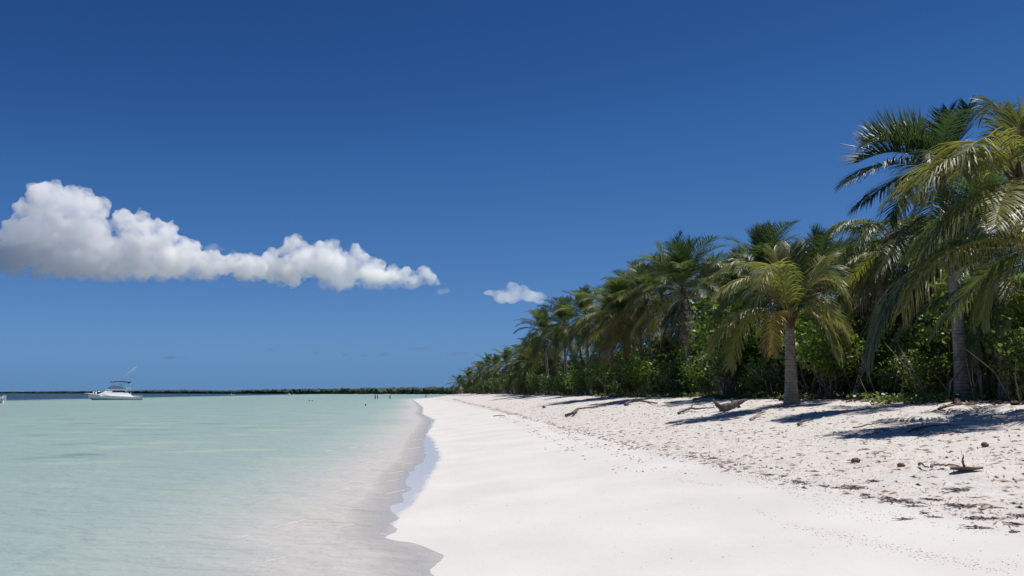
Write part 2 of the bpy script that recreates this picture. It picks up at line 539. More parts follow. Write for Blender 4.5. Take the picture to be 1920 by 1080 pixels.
def build_water():
    rr = np.concatenate([np.geomspace(2.5, 60, 150)[:-1], np.geomspace(60, 1500, 150)[:-1], np.geomspace(1500, 60000, 26)])
    th = np.radians(np.concatenate([np.linspace(-118, -36, 30)[:-1], np.linspace(-36, 12, 280)[:-1], np.linspace(12, 95, 40)]))
    R, T = np.meshgrid(rr, th, indexing='ij')
    X = R * np.sin(T); Y = R * np.cos(T)
    dep = -ground(X, Y)
    s = X - shore_x(Y)
    far = (Y > 620)
    dep = np.where(far, 1.9, dep)
    # the lagoon floor drops away beyond a wandering edge out to the left
    wob = 14 * fbm(X / 90, Y / 160, 55, 3)
    edge = -101 - 0.13 * np.clip(Y - 190, 0, 1e9) + wob
    drop = np.clip((edge - X) / (26 + 0.05 * np.abs(Y)), 0, 1) * np.clip((Y - 130) / 80, 0, 1)
    drop = drop * drop * (3 - 2 * drop)
    flat = np.clip(np.minimum(dep, 1.35 + 0.25 * fbm(X / 40, Y / 40, 61, 3)), -1, 5)
    dep = np.where(dep > 0.8, flat, dep)
    dep = dep + drop * 3.6
    Z = np.zeros_like(X) + 0.0
    # low wavelets lapping at the edge, real relief
    near = np.clip(1 - R / 60, 0, 1)
    ph = s * 1.1 + (Y - 10) * 0.36 * 1.1 + 1.3 * fbm(X * 0.5, Y * 0.35, 13, 2)
    Z = Z + near * 0.006 * np.sin(ph * 2 * PI * 0.9) * np.clip(1.5 - np.abs(s + 1.2) / 2.2, 0, 1)
    nr, nc = X.shape
    V = np.stack([X, Y, Z], -1).reshape(-1, 3)
    i = np.arange(nr - 1)[:, None] * nc + np.arange(nc - 1)[None, :]
    Fc = np.stack([i, i + nc, i + nc + 1, i + 1], -1).reshape(-1, 4)
    keep = (dep.ravel()[Fc] > -0.12).any(axis=1)
    Fc = Fc[keep]
    used = np.unique(Fc); remap = -np.ones(len(V), int); remap[used] = np.arange(len(used))
    me = np_mesh("lagoon", V[used], remap[Fc], M_WATER)
    a = me.attributes.new("depth", 'FLOAT', 'POINT')
    a.data.foreach_set("value", np.clip(dep, 0, 5).astype(np.float32).ravel()[used])
    o = link(bpy.data.objects.new("water", me))
    tag(o, "clear shallow turquoise lagoon turning dark blue far out", kind="structure")


build_sand()
build_water()


# ------------------------------------------------------------------ far wooded shore
def blob_mass(points, mat, name, seed, sub=1):
    """Many lumpy crowns joined: an icosphere copied with noise."""
    import bmesh
    bm = bmesh.new(); bmesh.ops.create_icosphere(bm, subdivisions=sub + 1, radius=1)
    base = np.array([v.co[:] for v in bm.verts]); tri = np.array([[v.index for v in f.verts] for f in bm.faces]); bm.free()
    r = np.random.default_rng(seed)
    VV, FF = [], []
    for k, (x, y, z, rx, rz) in enumerate(points):
        j = 1 + 0.28 * r.standard_normal(len(base))[:, None].clip(-1.5, 1.5)
        VV.append(base * j * np.array([rx, rx, rz]) + np.array([x, y, z])); FF.append(tri + k * len(base))
    return np_mesh(name, np.concatenate(VV), np.concatenate(FF), mat, smooth=False)


M_FARWOOD = plain("distant_woodland_leaves", (.05, .08, .055), .9, .1, .5, 0.08)
pl = np.array([(420, 1180), (120, 1200), (-83, 1250), (-211, 1350), (-433, 1800), (-900, 2600), (-1577, 3800), (-3752, 6800), (-7500, 11000)], float)
seg = np.r_[0, np.cumsum(np.hypot(*np.diff(pl, axis=0).T))]
pts = []
t = 0.0
while t < seg[-1]:
    x = np.interp(t, seg, pl[:, 0]); y = np.interp(t, seg, pl[:, 1])
    sc = max(1.0, y / 1500)
    for k in range(4):
        h = rng.uniform(8.0, 10.4) * (0.98 if y < 1500 else 0.85) + .8 * math.sin(t * 0.006) + (3 if y > 3000 else 0)
        pts.append((x + rng.uniform(-6, 6) + 10 * k, y + 6 + 22 * k + rng.uniform(-6, 6), h * 0.42, rng.uniform(3.5, 6.5) * sc, h * 0.62))
    t += 6.5 * sc
fw = link(bpy.data.objects.new("far_woodland", blob_mass(pts, M_FARWOOD, "far_woodland", 3)))
tag(fw, "low dark wooded shore along the horizon", kind="stuff")
V = [(x, y - 3, -0.2) for x, y in pl] + [(x, y + 2, 0.9) for x, y in pl] + [(x + 300, y + 600, 1.0) for x, y in pl]
n = len(pl)
Fc = [(i + 1, i, n + i, n + i + 1) for i in range(n - 1)] + [(n + i + 1, n + i, 2 * n + i, 2 * n + i + 1) for i in range(n - 1)]
mb = MB(); mb.add(V, Fc)
tag(mb.build("far_shore", plain("far_shore_scrub", (.10, .11, .08), .9, .1, .4, .02)), kind="structure")


# ------------------------------------------------------------------ clouds: closed bodies of bright mist
def cloud_mat(name, density, col=(1, 1, 1), g=0.4, lo=.36, hi=.66, scale=0.016, base=None):
    m, nt, b, o = new_mat(name)
    nt.nodes.remove(b)
    tc = N(nt, "ShaderNodeTexCoord")
    nz = N(nt, "ShaderNodeTexNoise", i_Scale=scale, i_Detail=5.0, i_Roughness=0.62)
    nt.links.new(tc.outputs["Object"], nz.inputs["Vector"])
    v = N(nt, "ShaderNodeVolumePrincipled")
    v.inputs["Color"].default_value = (*col, 1); v.inputs["Anisotropy"].default_value = g
    d = maprange(nt, nz.outputs["Fac"], lo, hi, density * .02, density)
    if base:                                        # level, softly ragged underside at the condensation height
        sp = N(nt, "ShaderNodeSeparateXYZ"); nt.links.new(tc.outputs["Object"], sp.inputs[0])
        hz = math_n(nt, 'ADD', math_n(nt, 'SUBTRACT', sp.outputs[2], math_n(nt, 'MULTIPLY', sp.outputs[0], base[1])), math_n(nt, 'MULTIPLY', nz.outputs["Fac"], 60.0))
        d = math_n(nt, 'MULTIPLY', d, maprange(nt, hz, base[0] + 10, base[0] + 80))
    nt.links.new(d, v.inputs["Density"])
    nt.links.new(v.outputs[0], o.inputs["Volume"])
    return m


M_CLOUD = cloud_mat("cloud_mist", 0.048, base=(-192, -.01))
M_CLOUD_LOW = cloud_mat("cloud_mist_low", 0.045, base=(-98, 0))
M_CLOUD_THIN = cloud_mat("cloud_mist_thin", 0.022)
M_CLOUD_WISP = cloud_mat("cloud_mist_wisp", 0.009, (.97, .98, .99))
M_CLOUD_SHADE = cloud_mat("cloud_mist_shade", 0.006, (.86, .88, .91), lo=.3, hi=.6)  # greyer mist: the big cloud's self-shadow put into the colour
M_CLOUD_GREY = cloud_mat("cloud_mist_grey", 0.005, (.25, .30, .42), lo=.3, hi=.6)
CD = 4200.0
tex_big = bpy.data.textures.new("cloud_billow", 'CLOUDS'); tex_big.noise_scale = 80.0; tex_big.noise_depth = 4; tex_big.noise_type = 'SOFT_NOISE'
tex_fine = bpy.data.textures.new("cloud_fray", 'CLOUDS'); tex_fine.noise_scale = 34.0; tex_fine.noise_depth = 4


def cloud(name, label, puffs, mat, voxel=6.0, amp=105, fine=62, flat=None, group=None, depth=0.8):
    import bmesh
    bm = bmesh.new()
    c0 = at(puffs[0][0], puffs[0][1], CD)
    for (u, v, r, *rest) in puffs:
        p = at(u, v, CD) - c0
        rad = r * CD / F
        sq = rest[0] if rest else 1.0
        mtx = Matrix.Translation(p + Vector((0, rng.uniform(-.4, .4) * rad, 0))) @ Matrix.Diagonal((rad, rad * depth, rad * sq, 1))
        bmesh.ops.create_icosphere(bm, subdivisions=3, radius=1, matrix=mtx)
    me = bpy.data.meshes.new(name); bm.to_mesh(me); bm.free()
    me.materials.append(mat)
    o = link(bpy.data.objects.new(name, me)); o.location = c0
    r = o.modifiers.new("union", 'REMESH'); r.mode = 'VOXEL'; r.voxel_size = voxel; r.use_smooth_shade = True
    for tx, a in ((tex_big, amp), (tex_fine, fine)):
        if a:
            d = o.modifiers.new("billow", 'DISPLACE'); d.texture = tx; d.strength = a; d.mid_level = 0.5; d.texture_coords = 'LOCAL'
    r2 = o.modifiers.new("reunion", 'REMESH'); r2.mode = 'VOXEL'; r2.voxel_size = voxel; r2.use_smooth_shade = True
    tag(o, label, "cloud", group)
    return o


CLOUD_A = [(110, 445, 56), (60, 400, 34), (92, 376, 33), (140, 380, 36), (172, 398, 28), (40, 440, 44), (32, 480, 42), (90, 485, 44), (150, 470, 54), (200, 485, 48), (250, 440, 36), (70, 372, 20),
           (240, 420, 26), (262, 412, 16), (295, 450, 34), (318, 440, 24), (300, 492, 42), (250, 492, 44), (345, 492, 36), (200, 505, 34), (140, 500, 34), (395, 502, 28), (430, 498, 24), (440, 484, 14), (375, 505, 26), (400, 478, 14), (455, 500, 20), (180, 432, 32), (350, 470, 18)]
CLOUD_B = [(560, 500, 34), (540, 470, 22), (558, 458, 18), (510, 494, 26), (590, 485, 30), (612, 492, 34), (622, 462, 15), (655, 503, 32), (672, 486, 22), (690, 506, 28), (630, 515, 32), (728, 520, 20), (740, 508, 12), (760, 523, 20), (790, 521, 18),
           (806, 530, 12), (480, 506, 24), (700, 520, 24), (540, 515, 28), (460, 512, 20)]
CLOUD_C = [(965, 553, 20, .75), (940, 553, 18, .7), (990, 555, 20, .65), (1010, 558, 15, .6), (918, 549, 14, .5), (962, 543, 15), (980, 546, 12)]
big = cloud("cumulus_cloud", "large white cumulus cloud heaped up over the anchored boat", CLOUD_A, M_CLOUD)
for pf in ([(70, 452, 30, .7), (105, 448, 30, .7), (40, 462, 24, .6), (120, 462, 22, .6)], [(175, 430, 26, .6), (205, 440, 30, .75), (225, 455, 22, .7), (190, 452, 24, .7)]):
    sh = cloud("painted_shade_billow", None, pf, M_CLOUD_SHADE, 7, 50, 16)  # added grey mist in front, standing in for shaded hollows of the cloud
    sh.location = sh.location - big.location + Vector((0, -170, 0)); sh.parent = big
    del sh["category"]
cloud("cumulus_cloud", "low white cumulus cloud trailing off to a thin tail above the middle of the sea", CLOUD_B, M_CLOUD_LOW)
cloud("cumulus_cloud", "small lone white cloud beside the tops of the far palms", CLOUD_C, M_CLOUD_THIN, 5, 36, 12)
cloud("cumulus_cloud", "faint wisp at the tail end of the long low cloud", [(840, 544, 9, .6), (826, 546, 8, .5), (853, 546, 6, .5)], M_CLOUD_WISP, 5, 18, 8)
cloud("cumulus_cloud", "thin torn scrap of cloud above the dip between the two big clouds", [(404, 462, 12, .6), (392, 466, 9, .6), (416, 468, 9, .5)], M_CLOUD_WISP, 5, 24, 10)
cloud("cumulus_cloud", "thin veil of cloud standing behind the middle peak of the low cloud", [(620, 462, 20, 1.0), (612, 476, 20), (634, 478, 18, .9)], M_CLOUD_WISP, 6, 34, 12).location.y += 60
cloud("cumulus_cloud", "pale cloud half hidden behind the distant palm tops", [(1085, 556, 13, .7), (1110, 556, 14, .7), (1140, 560, 16, .6), (1165, 562, 12, .6)], M_CLOUD_WISP, 6, 26, 9)
for (u, v, w, lab) in [(795, 653, 24, "broadest of the thin grey cloud streaks low over the horizon"), (730, 663, 18, None), (690, 666, 14, None), (870, 662, 26, "thin grey cloud streak just left of the farthest palm tops"),
                       (325, 670, 18, "lone thin grey cloud streak above and right of the anchored boat"), (513, 655, 12, None), (600, 660, 12, None), (650, 665, 10, None)]:
    cloud("cloud_streak", lab or "thin grey cloud streak low over the middle of the horizon", [(u, v, w * .8, .11), (u - w * .9, v + 2, w * .7, .07), (u + w * .9, v + 1.5, w * .7, .07), (u + w * .1, v - 2, w * .35, .16)], M_CLOUD_GREY, 4.0, 12, 6,
          group="cloud streaks low over the sea")


# ------------------------------------------------------------------ palms
def frond_mesh(pts, npair=74, leaf=0.95, width=0.042, droop=0.5, vang=0.35, seed=0, mats=None, tip_dry=0.0, start=0.16, segs=4, ragged=0.0, base_r=0.03):
    """A pinnate frond along the curve PTS: a tapering midrib and pairs of long drooping leaflets."""
    r = np.random.default_rng(seed)
    P = np.array([tuple(p) for p in pts], float)
    d = np.r_[0, np.cumsum(np.linalg.norm(np.diff(P, axis=0), axis=1))]
    L = d[-1]
    mb = MB()
    nR = 13
    tt = np.linspace(0, 1, nR)
    Q = np.stack([np.interp(tt * L, d, P[:, k]) for k in range(3)], -1)
    mb.tube([Vector(q) for q in Q], [base_r * (1 - 0.88 * t ** 0.8) for t in tt], 4, 1, cap=False)
    tips = [0.0] * len(mb.v)
    for i in range(npair):
        t = start + (1 - start) * (i + 0.5) / npair
        q = np.array([np.interp(t * L, d, P[:, k]) for k in range(3)])
        q2 = np.array([np.interp(min(1, t + 0.02) * L, d, P[:, k]) for k in range(3)]); q1 = np.array([np.interp(max(0, t - 0.02) * L, d, P[:, k]) for k in range(3)])
        T = (q2 - q1); T /= np.linalg.norm(T) + 1e-9
        side = np.cross(T, (0, 0, 1.0))
        if np.linalg.norm(side) < 0.15: side = np.cross(T, (0.3, 1.0, 0))
        side /= np.linalg.norm(side)
        up = np.cross(side, T)
        prof = (0.45 + 0.55 * math.sin(PI * min(1, (t - start) / (1 - start) * 0.85 + 0.12))) * (1.0 if t < 0.75 else 1 - 0.9 * (t - 0.75))
        for sgn in (-1, 1):
            if r.random() < ragged: continue
            ll = leaf * prof * r.uniform(0.85, 1.1)
            fa = math.radians(68 - 34 * t + r.normal(0, 5)); va = vang * r.uniform(0.4, 1.3)
            dd = T * math.cos(fa) + (side * sgn * math.cos(va) + up * math.sin(va)) * math.sin(fa)
            dr = droop * r.uniform(0.45, 1.6)
            pos = q.copy(); row = []
            prof_w = [0.55, 1.0, 0.85, 0.55, 0.06] if segs == 4 else [0.6, 1.0, 0.6, 0.06]
            for k in range(segs + 1):
                wd = T - dd * np.dot(T, dd)
                nn = np.linalg.norm(wd); wd = wd / nn if nn > 0.05 else side
                w = width * prof_w[k] * (0.55 + 0.45 * prof)
                row.append((pos - wd * w * .5, pos + wd * w * .5))
                pos = pos + dd * ll / segs
                dd = dd + np.array((0, 0, -1.0)) * dr * (0.35 + 0.3 * k) + r.normal(0, 0.035, 3)
                dd /= np.linalg.norm(dd)
            vv = [p for ab in row for p in ab]
            mb.add(vv, [(2 * k, 2 * k + 1, 2 * k + 3, 2 * k + 2) for k in range(segs)], 0)
            tips += [max(0.0, (k / segs - 0.45) * 1.8) * tip_dry for k in range(segs + 1) for _ in (0, 1)]
    me = mb.mesh("frond", mats, smooth=False)
    a = me.attributes.new("tip", 'FLOAT', 'POINT'); a.data.foreach_set("value", np.array(tips, np.float32))
    return me


def arc(e0, bend, L, n=16, side=0.0):
    """Rachis that leaves at elevation e0 and bends down by BEND over its length."""
    p = Vector((0, 0, 0)); out = [p.copy()]
    for i in range(n):
        t = (i + .5) / n
        a = math.radians(e0 - bend * t ** 1.25)
        p = p + Vector((math.cos(a), side * t, math.sin(a))) * (L / n)
        out.append(p.copy())
    return out


FROND_KINDS = [  # elevation, bend, length, leaflet droop, V angle, colours
    (84, 14, 2.6, 0.05, 0.5, ['dark', 'green']),
    (70, 62, 3.5, 0.16, 0.35, ['dark', 'green', 'green']),
    (54, 78, 3.9, 0.30, 0.3, ['green', 'dark', 'green']),
    (36, 84, 4.1, 0.45, 0.25, ['green', 'olive', 'dark']),
    (14, 78, 4.1, 0.6, 0.2, ['green', 'olive', 'olive']),
    (-12, 58, 3.9, 0.75, 0.15, ['green', 'green', 'dark', 'olive', 'yellow']),
    (-42, 36, 3.6, 0.85, 0.1, ['olive', 'green', 'green', 'olive', 'dead']),
]
FROND_LIB = []
for ki, (e, bnd, L, dr, va, cols) in enumerate(FROND_KINDS):
    vs = []
    for j in range(3):
        q = random.Random(ki * 10 + j)
        me = frond_mesh(arc(e + q.uniform(-6, 6), bnd * q.uniform(.85, 1.15), L * q.uniform(.9, 1.08), side=q.uniform(-.25, .25)), 54, 1.12, 0.046, dr, va, ki * 10 + j,
                        [M_FROND['green'], M_RACHIS if ki < 6 else M_RACHIS_DRY], tip_dry=[0, .1, .2, .35, .5, .8, .9][ki], ragged=[0, 0, .01, .02, .04, .08, .15][ki])
        vs.append(me)
    FROND_LIB.append((vs, cols))


def add_frond(root, me, col, loc, rz=0.0, tilt=(0, 0), scale=1.0):
    o = bpy.data.objects.new("frond", me)
    o.location = loc
    o.rotation_euler = (tilt[0], tilt[1], rz)
    o.scale = (scale,) * 3
    o.material_slots[0].link = 'OBJECT'
    o.material_slots[0].material = M_FROND[col]
    return link(o, root)


def trunk_part(root, pts, r0, r1, flare=1.4, name="trunk", n=12):
    P = [Vector(p) for p in pts]
    # resample
    d = [0.0]
    for a, b in zip(P, P[1:]): d.append(d[-1] + (b - a).length)
    L = d[-1]; m = max(10, int(L / 0.10))
    mb = MB(); rr = []; q = []; al = []
    for i in range(m + 1):
        s = L * i / m
        x = [np.interp(s, d, [p[k] for p in P]) for k in range(3)]
        t = i / m
        r = r0 + (r1 - r0) * t
        r *= 1 + (flare - 1) * math.exp(-s / 0.4)
        r *= 1 + 0.035 * (1 if i % 2 else -0.4)
        q.append(x); rr.append(r); al += [s] * n
    mb.tube(q, rr, n, 0)
    o = mb.build(name, M_TRUNK, root)
    a = o.data.attributes.new("along", 'FLOAT', 'POINT'); a.data.foreach_set("value", np.array(al, np.float32))
    return o


def sheath(root, c, r):
    """Brown fibre and old leaf bases round the growing point."""
    q = random.Random(int(c[0] * 100) % 999)
    mb = MB()
    for k in range(9):
        a = 2 * PI * k / 9 + q.uniform(-.2, .2)
        x, y = math.cos(a), math.sin(a)
        o = Vector(c)
        mb.tube([o + Vector((x * r * .7, y * r * .7, -.35)), o + Vector((x * r * 1.1, y * r * 1.1, -.05)), o + Vector((x * (r + .22), y * (r + .22), .25 + q.uniform(-.1, .15)))], [.05, .06, .02], 5, 0, squash=.6)
    mb.tube([Vector(c) + Vector((0, 0, -.45)), Vector(c) + Vector((0, 0, -.1)), Vector(c) + Vector((0, 0, .35))], [r * .95, r * 1.15, r * .4], 8, 0)
    return mb.build("leaf_base_fibre", M_FIBRE, root)


def palm(base, crown, label, group=None, nfr=32, scale=1.0, seed=0, hero=None, skip=None, r0=0.17, r1=0.12, bend=0.0, dark=0.0, lean_left=0.0, lo=0, hi=7):
    """BASE, CROWN: world points. HERO: fronds given one by one as pixel curves (mid, tip, depth offset of the tip)."""
    q = random.Random(seed * 31 + 5)
    base = Vector(base); base.z = gz(base.x, base.y) - 0.06
    root = empty("coconut_palm", base)
    tag(root, label, "palm tree", group)
    c = Vector(crown) - base
    mid = c * 0.5 + Vector((bend, bend * .3, 0))
    pts = []
    for i in range(13):
        t = i / 12
        pts.append(mid * (2 * t * (1 - t)) * 1.0 + c * (t * t))
    trunk_part(root, pts, r0, r1)
    sheath(root, c, r1)
    az0 = q.uniform(0, 6.28)
    for i in range(nfr):
        a = (i + q.uniform(-.3, .3)) / nfr
        k = min(6, max(0, int((max(a, 0) ** 0.9) * 7)))
        if k < lo or k >= hi: continue
        az = az0 + i * 2.39996 + q.uniform(-.3, .3)
        if lean_left and k >= 2:                      # the sea breeze pulls the fronds round
            dlt = ((az - PI) + PI) % (2 * PI) - PI
            az = PI + dlt * (1 - lean_left * 0.5)
        vs, cols = FROND_LIB[k]
        col = q.choice(cols)
        if q.random() < dark and col in ('green', 'olive'): col = 'dark' if col == 'green' else 'green'
        add_frond(root, q.choice(vs), col, c + Vector((0, 0, .2 - .07 * k)), az, (q.uniform(-.12, .12), q.uniform(-.1, .1)), scale * q.uniform(.88, 1.1))
    if hero:
        c0 = Vector(crown)
        for j, (um, vm, ut, vt, dy, col, opt) in enumerate(hero):
            o0 = c0 + Vector((0, 0, opt.get('z', 0)))
            p2 = at(ut, vt, c0.y + dy); p1 = at(um, vm, c0.y + dy * 0.55)
            ctrl = p1 * 2 - (o0 + p2) * 0.5
            cur = [o0 * (1 - t) ** 2 + ctrl * (2 * t * (1 - t)) + p2 * (t * t) - base for t in [k / 14 for k in range(15)]]
            me = frond_mesh(cur, opt.get('n', 60), opt.get('leaf', .95), opt.get('w', .045), opt.get('droop', .45), opt.get('v', .2), seed * 100 + j,
                            [M_FROND[col], M_RACHIS if col not in ('dead',) else M_RACHIS_DRY], tip_dry=opt.get('dry', .5), ragged=opt.get('rag', .02))
            add_frond(root, me, col, (0, 0, 0))
    return root


# the palm standing out on the open sand
B1 = at(1485, 762, 28.0)
palm((B1.x, 28.0, 0), at(1480, 600, 28.0), "short coconut palm with yellowing lower fronds standing alone on open sand behind the driftwood", seed=1, nfr=6, scale=.62, hi=2, r0=.20, r1=.14, hero=[
    (1500, 500, 1508, 455, .8, 'olive', dict(droop=.15, v=.5)), (1462, 505, 1450, 470, .6, 'olive', dict(droop=.15, v=.4)),
    (1530, 500, 1556, 486, 1.2, 'olive', dict(droop=.25)), (1480, 500, 1482, 462, 1.0, 'green', dict(droop=.1, v=.5)),
    (1410, 500, 1335, 525, .6, 'green', dict(droop=.55, dry=1.0)), (1420, 525, 1338, 560, -.6, 'olive', dict(droop=.55, dry=.8)),
    (1452, 500, 1420, 540, -2.0, 'olive', dict(droop=.5)), (1400, 583, 1330, 655, -.8, 'olive', dict(droop=.9, dry=.5)),
    (1405, 600, 1368, 690, -1.2, 'olive', dict(droop=.6, dry=.3)), (1452, 590, 1447, 664, -1.6, 'yellow', dict(droop=.7, dry=.5, leaf=.75)),
    (1540, 525, 1592, 568, -.6, 'olive', dict(droop=.8, dry=.9)), (1535, 510, 1580, 540, .8, 'green', dict(droop=.5)),
    (1530, 590, 1572, 668, -.8, 'olive', dict(droop=.8, dry=.9)), (1525, 560, 1592, 630, .6, 'olive', dict(droop=.7, dry=.8)),
    (1440, 540, 1395, 600, 1.2, 'dark', dict(droop=.7)), (1515, 560, 1550, 620, 1.8, 'dark', dict(droop=.7)),
])

# the big group at the right
A_C = at(1762, 325, 24.5)
palm(at(1806, 752, 24.3), A_C, "tall coconut palm with a thick ringed trunk and dark upswept crown near the right edge", seed=2, nfr=26, scale=.72, dark=1.0, lo=2, hi=4, r0=.20, r1=.125, bend=.25, hero=[
    (1768, 260, 1778, 208, .4, 'dark', dict(droop=.06, v=.5, leaf=.95)), (1800, 255, 1815, 198, .3, 'dark', dict(droop=.08, v=.45)), (1805, 245, 1850, 200, -.3, 'dark', dict(droop=.15)),
    (1705, 270, 1628, 268, .3, 'dark', dict(droop=-.14, v=.8, leaf=1.25, n=88, w=.036)), (1695, 285, 1608, 305, -.5, 'dark', dict(droop=.1, v=.6, leaf=1.25, n=88, w=.036)), (1680, 305, 1590, 340, -.8, 'dark', dict(droop=.35, leaf=1.25, n=88, w=.036)),
    (1690, 335, 1612, 385, -.5, 'dark', dict(droop=.5, leaf=1.15)), (1705, 350, 1668, 415, -.9, 'dark', dict(droop=.6, leaf=1.1)), (1735, 268, 1690, 246, .8, 'dark', dict(droop=-.1, v=.7, leaf=1.1)),
    (1745, 400, 1735, 470, -1.2, 'green', dict(droop=.7, leaf=1.1)), (1800, 390, 1830, 470, -.8, 'green', dict(droop=.7, leaf=1.1)), (1850, 300, 1920, 330, -.4, 'green', dict(droop=.4))])
B_C = at(1912, 335, 17.9)
palm((12.0, 18.1, 0), B_C, "coconut palm at the right edge with broad pale sunlit fronds, trunk out of view", seed=3, nfr=16, scale=.72, lo=3, hi=7, r0=.2, r1=.135, bend=-.2, hero=[
    (1840, 265, 1800, 330, -1.2, 'olive', dict(droop=.7, leaf=1.25, dry=.3, n=80, w=.036)), (1790, 300, 1712, 378, -.6, 'olive', dict(droop=.7, leaf=1.2, n=80, w=.036)),
    (1880, 215, 1845, 215, .6, 'green', dict(droop=.4, leaf=.9)), (1915, 222, 1960, 240, -.4, 'olive', dict(droop=.6, dry=1)), (1890, 350, 1865, 420, -2.0, 'olive', dict(droop=.45, dry=1, leaf=1.3, n=80, w=.036)),
    (1800, 385, 1705, 470, .4, 'green', dict(droop=.8, leaf=1.0)), (1935, 380, 1960, 470, -1.8, 'olive', dict(droop=.5, dry=1))])
D_C = at(1968, 470, 17.5)
palm((12.7, 18.0, 0), D_C, "low coconut palm beyond the right edge sending one long yellow-ribbed frond across the thicket", seed=4, nfr=12, scale=.72, lo=3, hi=7, r0=.2, r1=.14, hero=[
    (1800, 462, 1690, 585, -.9, 'olive', dict(droop=.9, leaf=1.15, dry=.9, n=84, v=.1, w=.034)), (1730, 500, 1625, 690, -.2, 'dark', dict(droop=.9, leaf=1.0, n=76, w=.036)), (1880, 500, 1840, 600, .8, 'green', dict(droop=.9))])
C_C = at(1672, 452, 31.0)
palm(at(1607, 750, 31.0), C_C, "coconut palm with arching fronds left of the thick ringed trunk, its own trunk dark", seed=5, nfr=32, scale=.8, dark=.5, lo=4, r0=.17, r1=.13, bend=.1, hero=[
    (1610, 415, 1556, 440, -1.0, 'green', dict(droop=.7, dry=.6)), (1690, 415, 1678, 490, -1.8, 'olive', dict(droop=.7, dry=.6, leaf=1.0)), (1640, 420, 1600, 470, -1.5, 'green', dict(droop=.6)),
    (1640, 515, 1612, 555, -1.2, 'olive', dict(droop=.9, dry=1, leaf=.6)), (1600, 425, 1562, 432, .5, 'green', dict(droop=.9, leaf=1.0)), (1690, 430, 1640, 520, -2.2, 'dark', dict(droop=.8, leaf=1.1))])
palm(at(1886, 752, 23.5), at(1874, 520, 24.0), "dark slender palm right of the thick ringed trunk, crown lost among the others", seed=6, nfr=20, scale=.7, dark=.9, lo=1, r0=.15, r1=.12)

# the palms of the middle
palm(at(1303, 740, 50.5), at(1280, 545, 50.5), "coconut palm with an upright fan-shaped crown, first tall one left of the short sand palm", seed=7, nfr=34, scale=1.0, dark=.7, lean_left=.3, r0=.17, r1=.125, bend=-.25, hero=[
    (1270, 480, 1278, 436, .4, 'dark', dict(droop=.05, v=.4)), (1290, 485, 1312, 448, .2, 'dark', dict(droop=.1, v=.4)), (1250, 490, 1232, 456, -.3, 'green', dict(droop=.15)),
    (1235, 490, 1208, 488, -.5, 'green', dict(droop=.4)), (1320, 510, 1350, 475, .2, 'green', dict(droop=.3, dry=.6))])
palm(at(1436, 745, 40.0), at(1434, 525, 40.0), "dark-crowned palm rising directly behind the short sand palm", seed=8, nfr=32, scale=.85, dark=.8, r0=.16, r1=.12, hero=[
    (1418, 460, 1402, 434, .2, 'dark', dict(droop=.1, v=.4)), (1432, 462, 1430, 428, .2, 'dark', dict(droop=.05, v=.5)), (1448, 465, 1462, 440, .2, 'dark', dict(droop=.1, v=.4))])
palm(at(1545, 748, 37.0), at(1540, 545, 37.0), "broad dark palm between the short sand palm and the arching palm on its right", seed=9, nfr=34, scale=.9, dark=.7, r0=.17, r1=.13)
palm(at(1690, 750, 34.0), at(1715, 510, 34.0), "palm filling the gap behind the long yellow-ribbed frond", seed=10, lo=3, nfr=34, scale=.9, dark=.6, r0=.16, r1=.12)
palm(at(1225, 742, 62.0), at(1212, 562, 62.0), "palm with drooping olive fronds, second left of the fan-shaped crown", seed=11, nfr=36, scale=.95, lean_left=.5, r0=.17, r1=.12)
palm(at(1185, 742, 66.0), at(1160, 598, 63.5), "palm with a yellow and a reddish dead frond sweeping down over the bushes", seed=12, nfr=34, scale=.95, lean_left=.7, r0=.17, r1=.12, hero=[
    (1165, 622, 1112, 655, -1.5, 'yellow', dict(droop=.6, dry=.6)), (1140, 640, 1100, 684, -1.0, 'dead', dict(droop=.6)), (1185, 620, 1172, 665, -2.0, 'orange', dict(droop=.6, dry=1))])
palm(at(1105, 742, 89.0), at(1098, 592, 89.0), "tall palm with two upright spears above the far row", seed=13, nfr=36, scale=1.0, dark=.6, lean_left=.4, r0=.17, r1=.12)
palm(at(1145, 742, 79.0), at(1150, 588, 79.0), "tall palm just right of the twin-speared palm in the far row", seed=14, nfr=36, scale=.95, dark=.4, lean_left=.4, r0=.17, r1=.12)
palm(at(1030, 741, 108.0), at(1020, 625, 108.0), "palm ending the tall row with a ragged crown against open sky", seed=15, nfr=36, scale=1.05, dark=.5, lean_left=.4, r0=.17, r1=.12)
palm(at(1062, 741, 96.0), at(1058, 610, 96.0), "palm leaning over the bushes just right of the ragged crown against open sky", seed=16, nfr=36, scale=1.05, dark=.3, lean_left=.5, r0=.17, r1=.12)

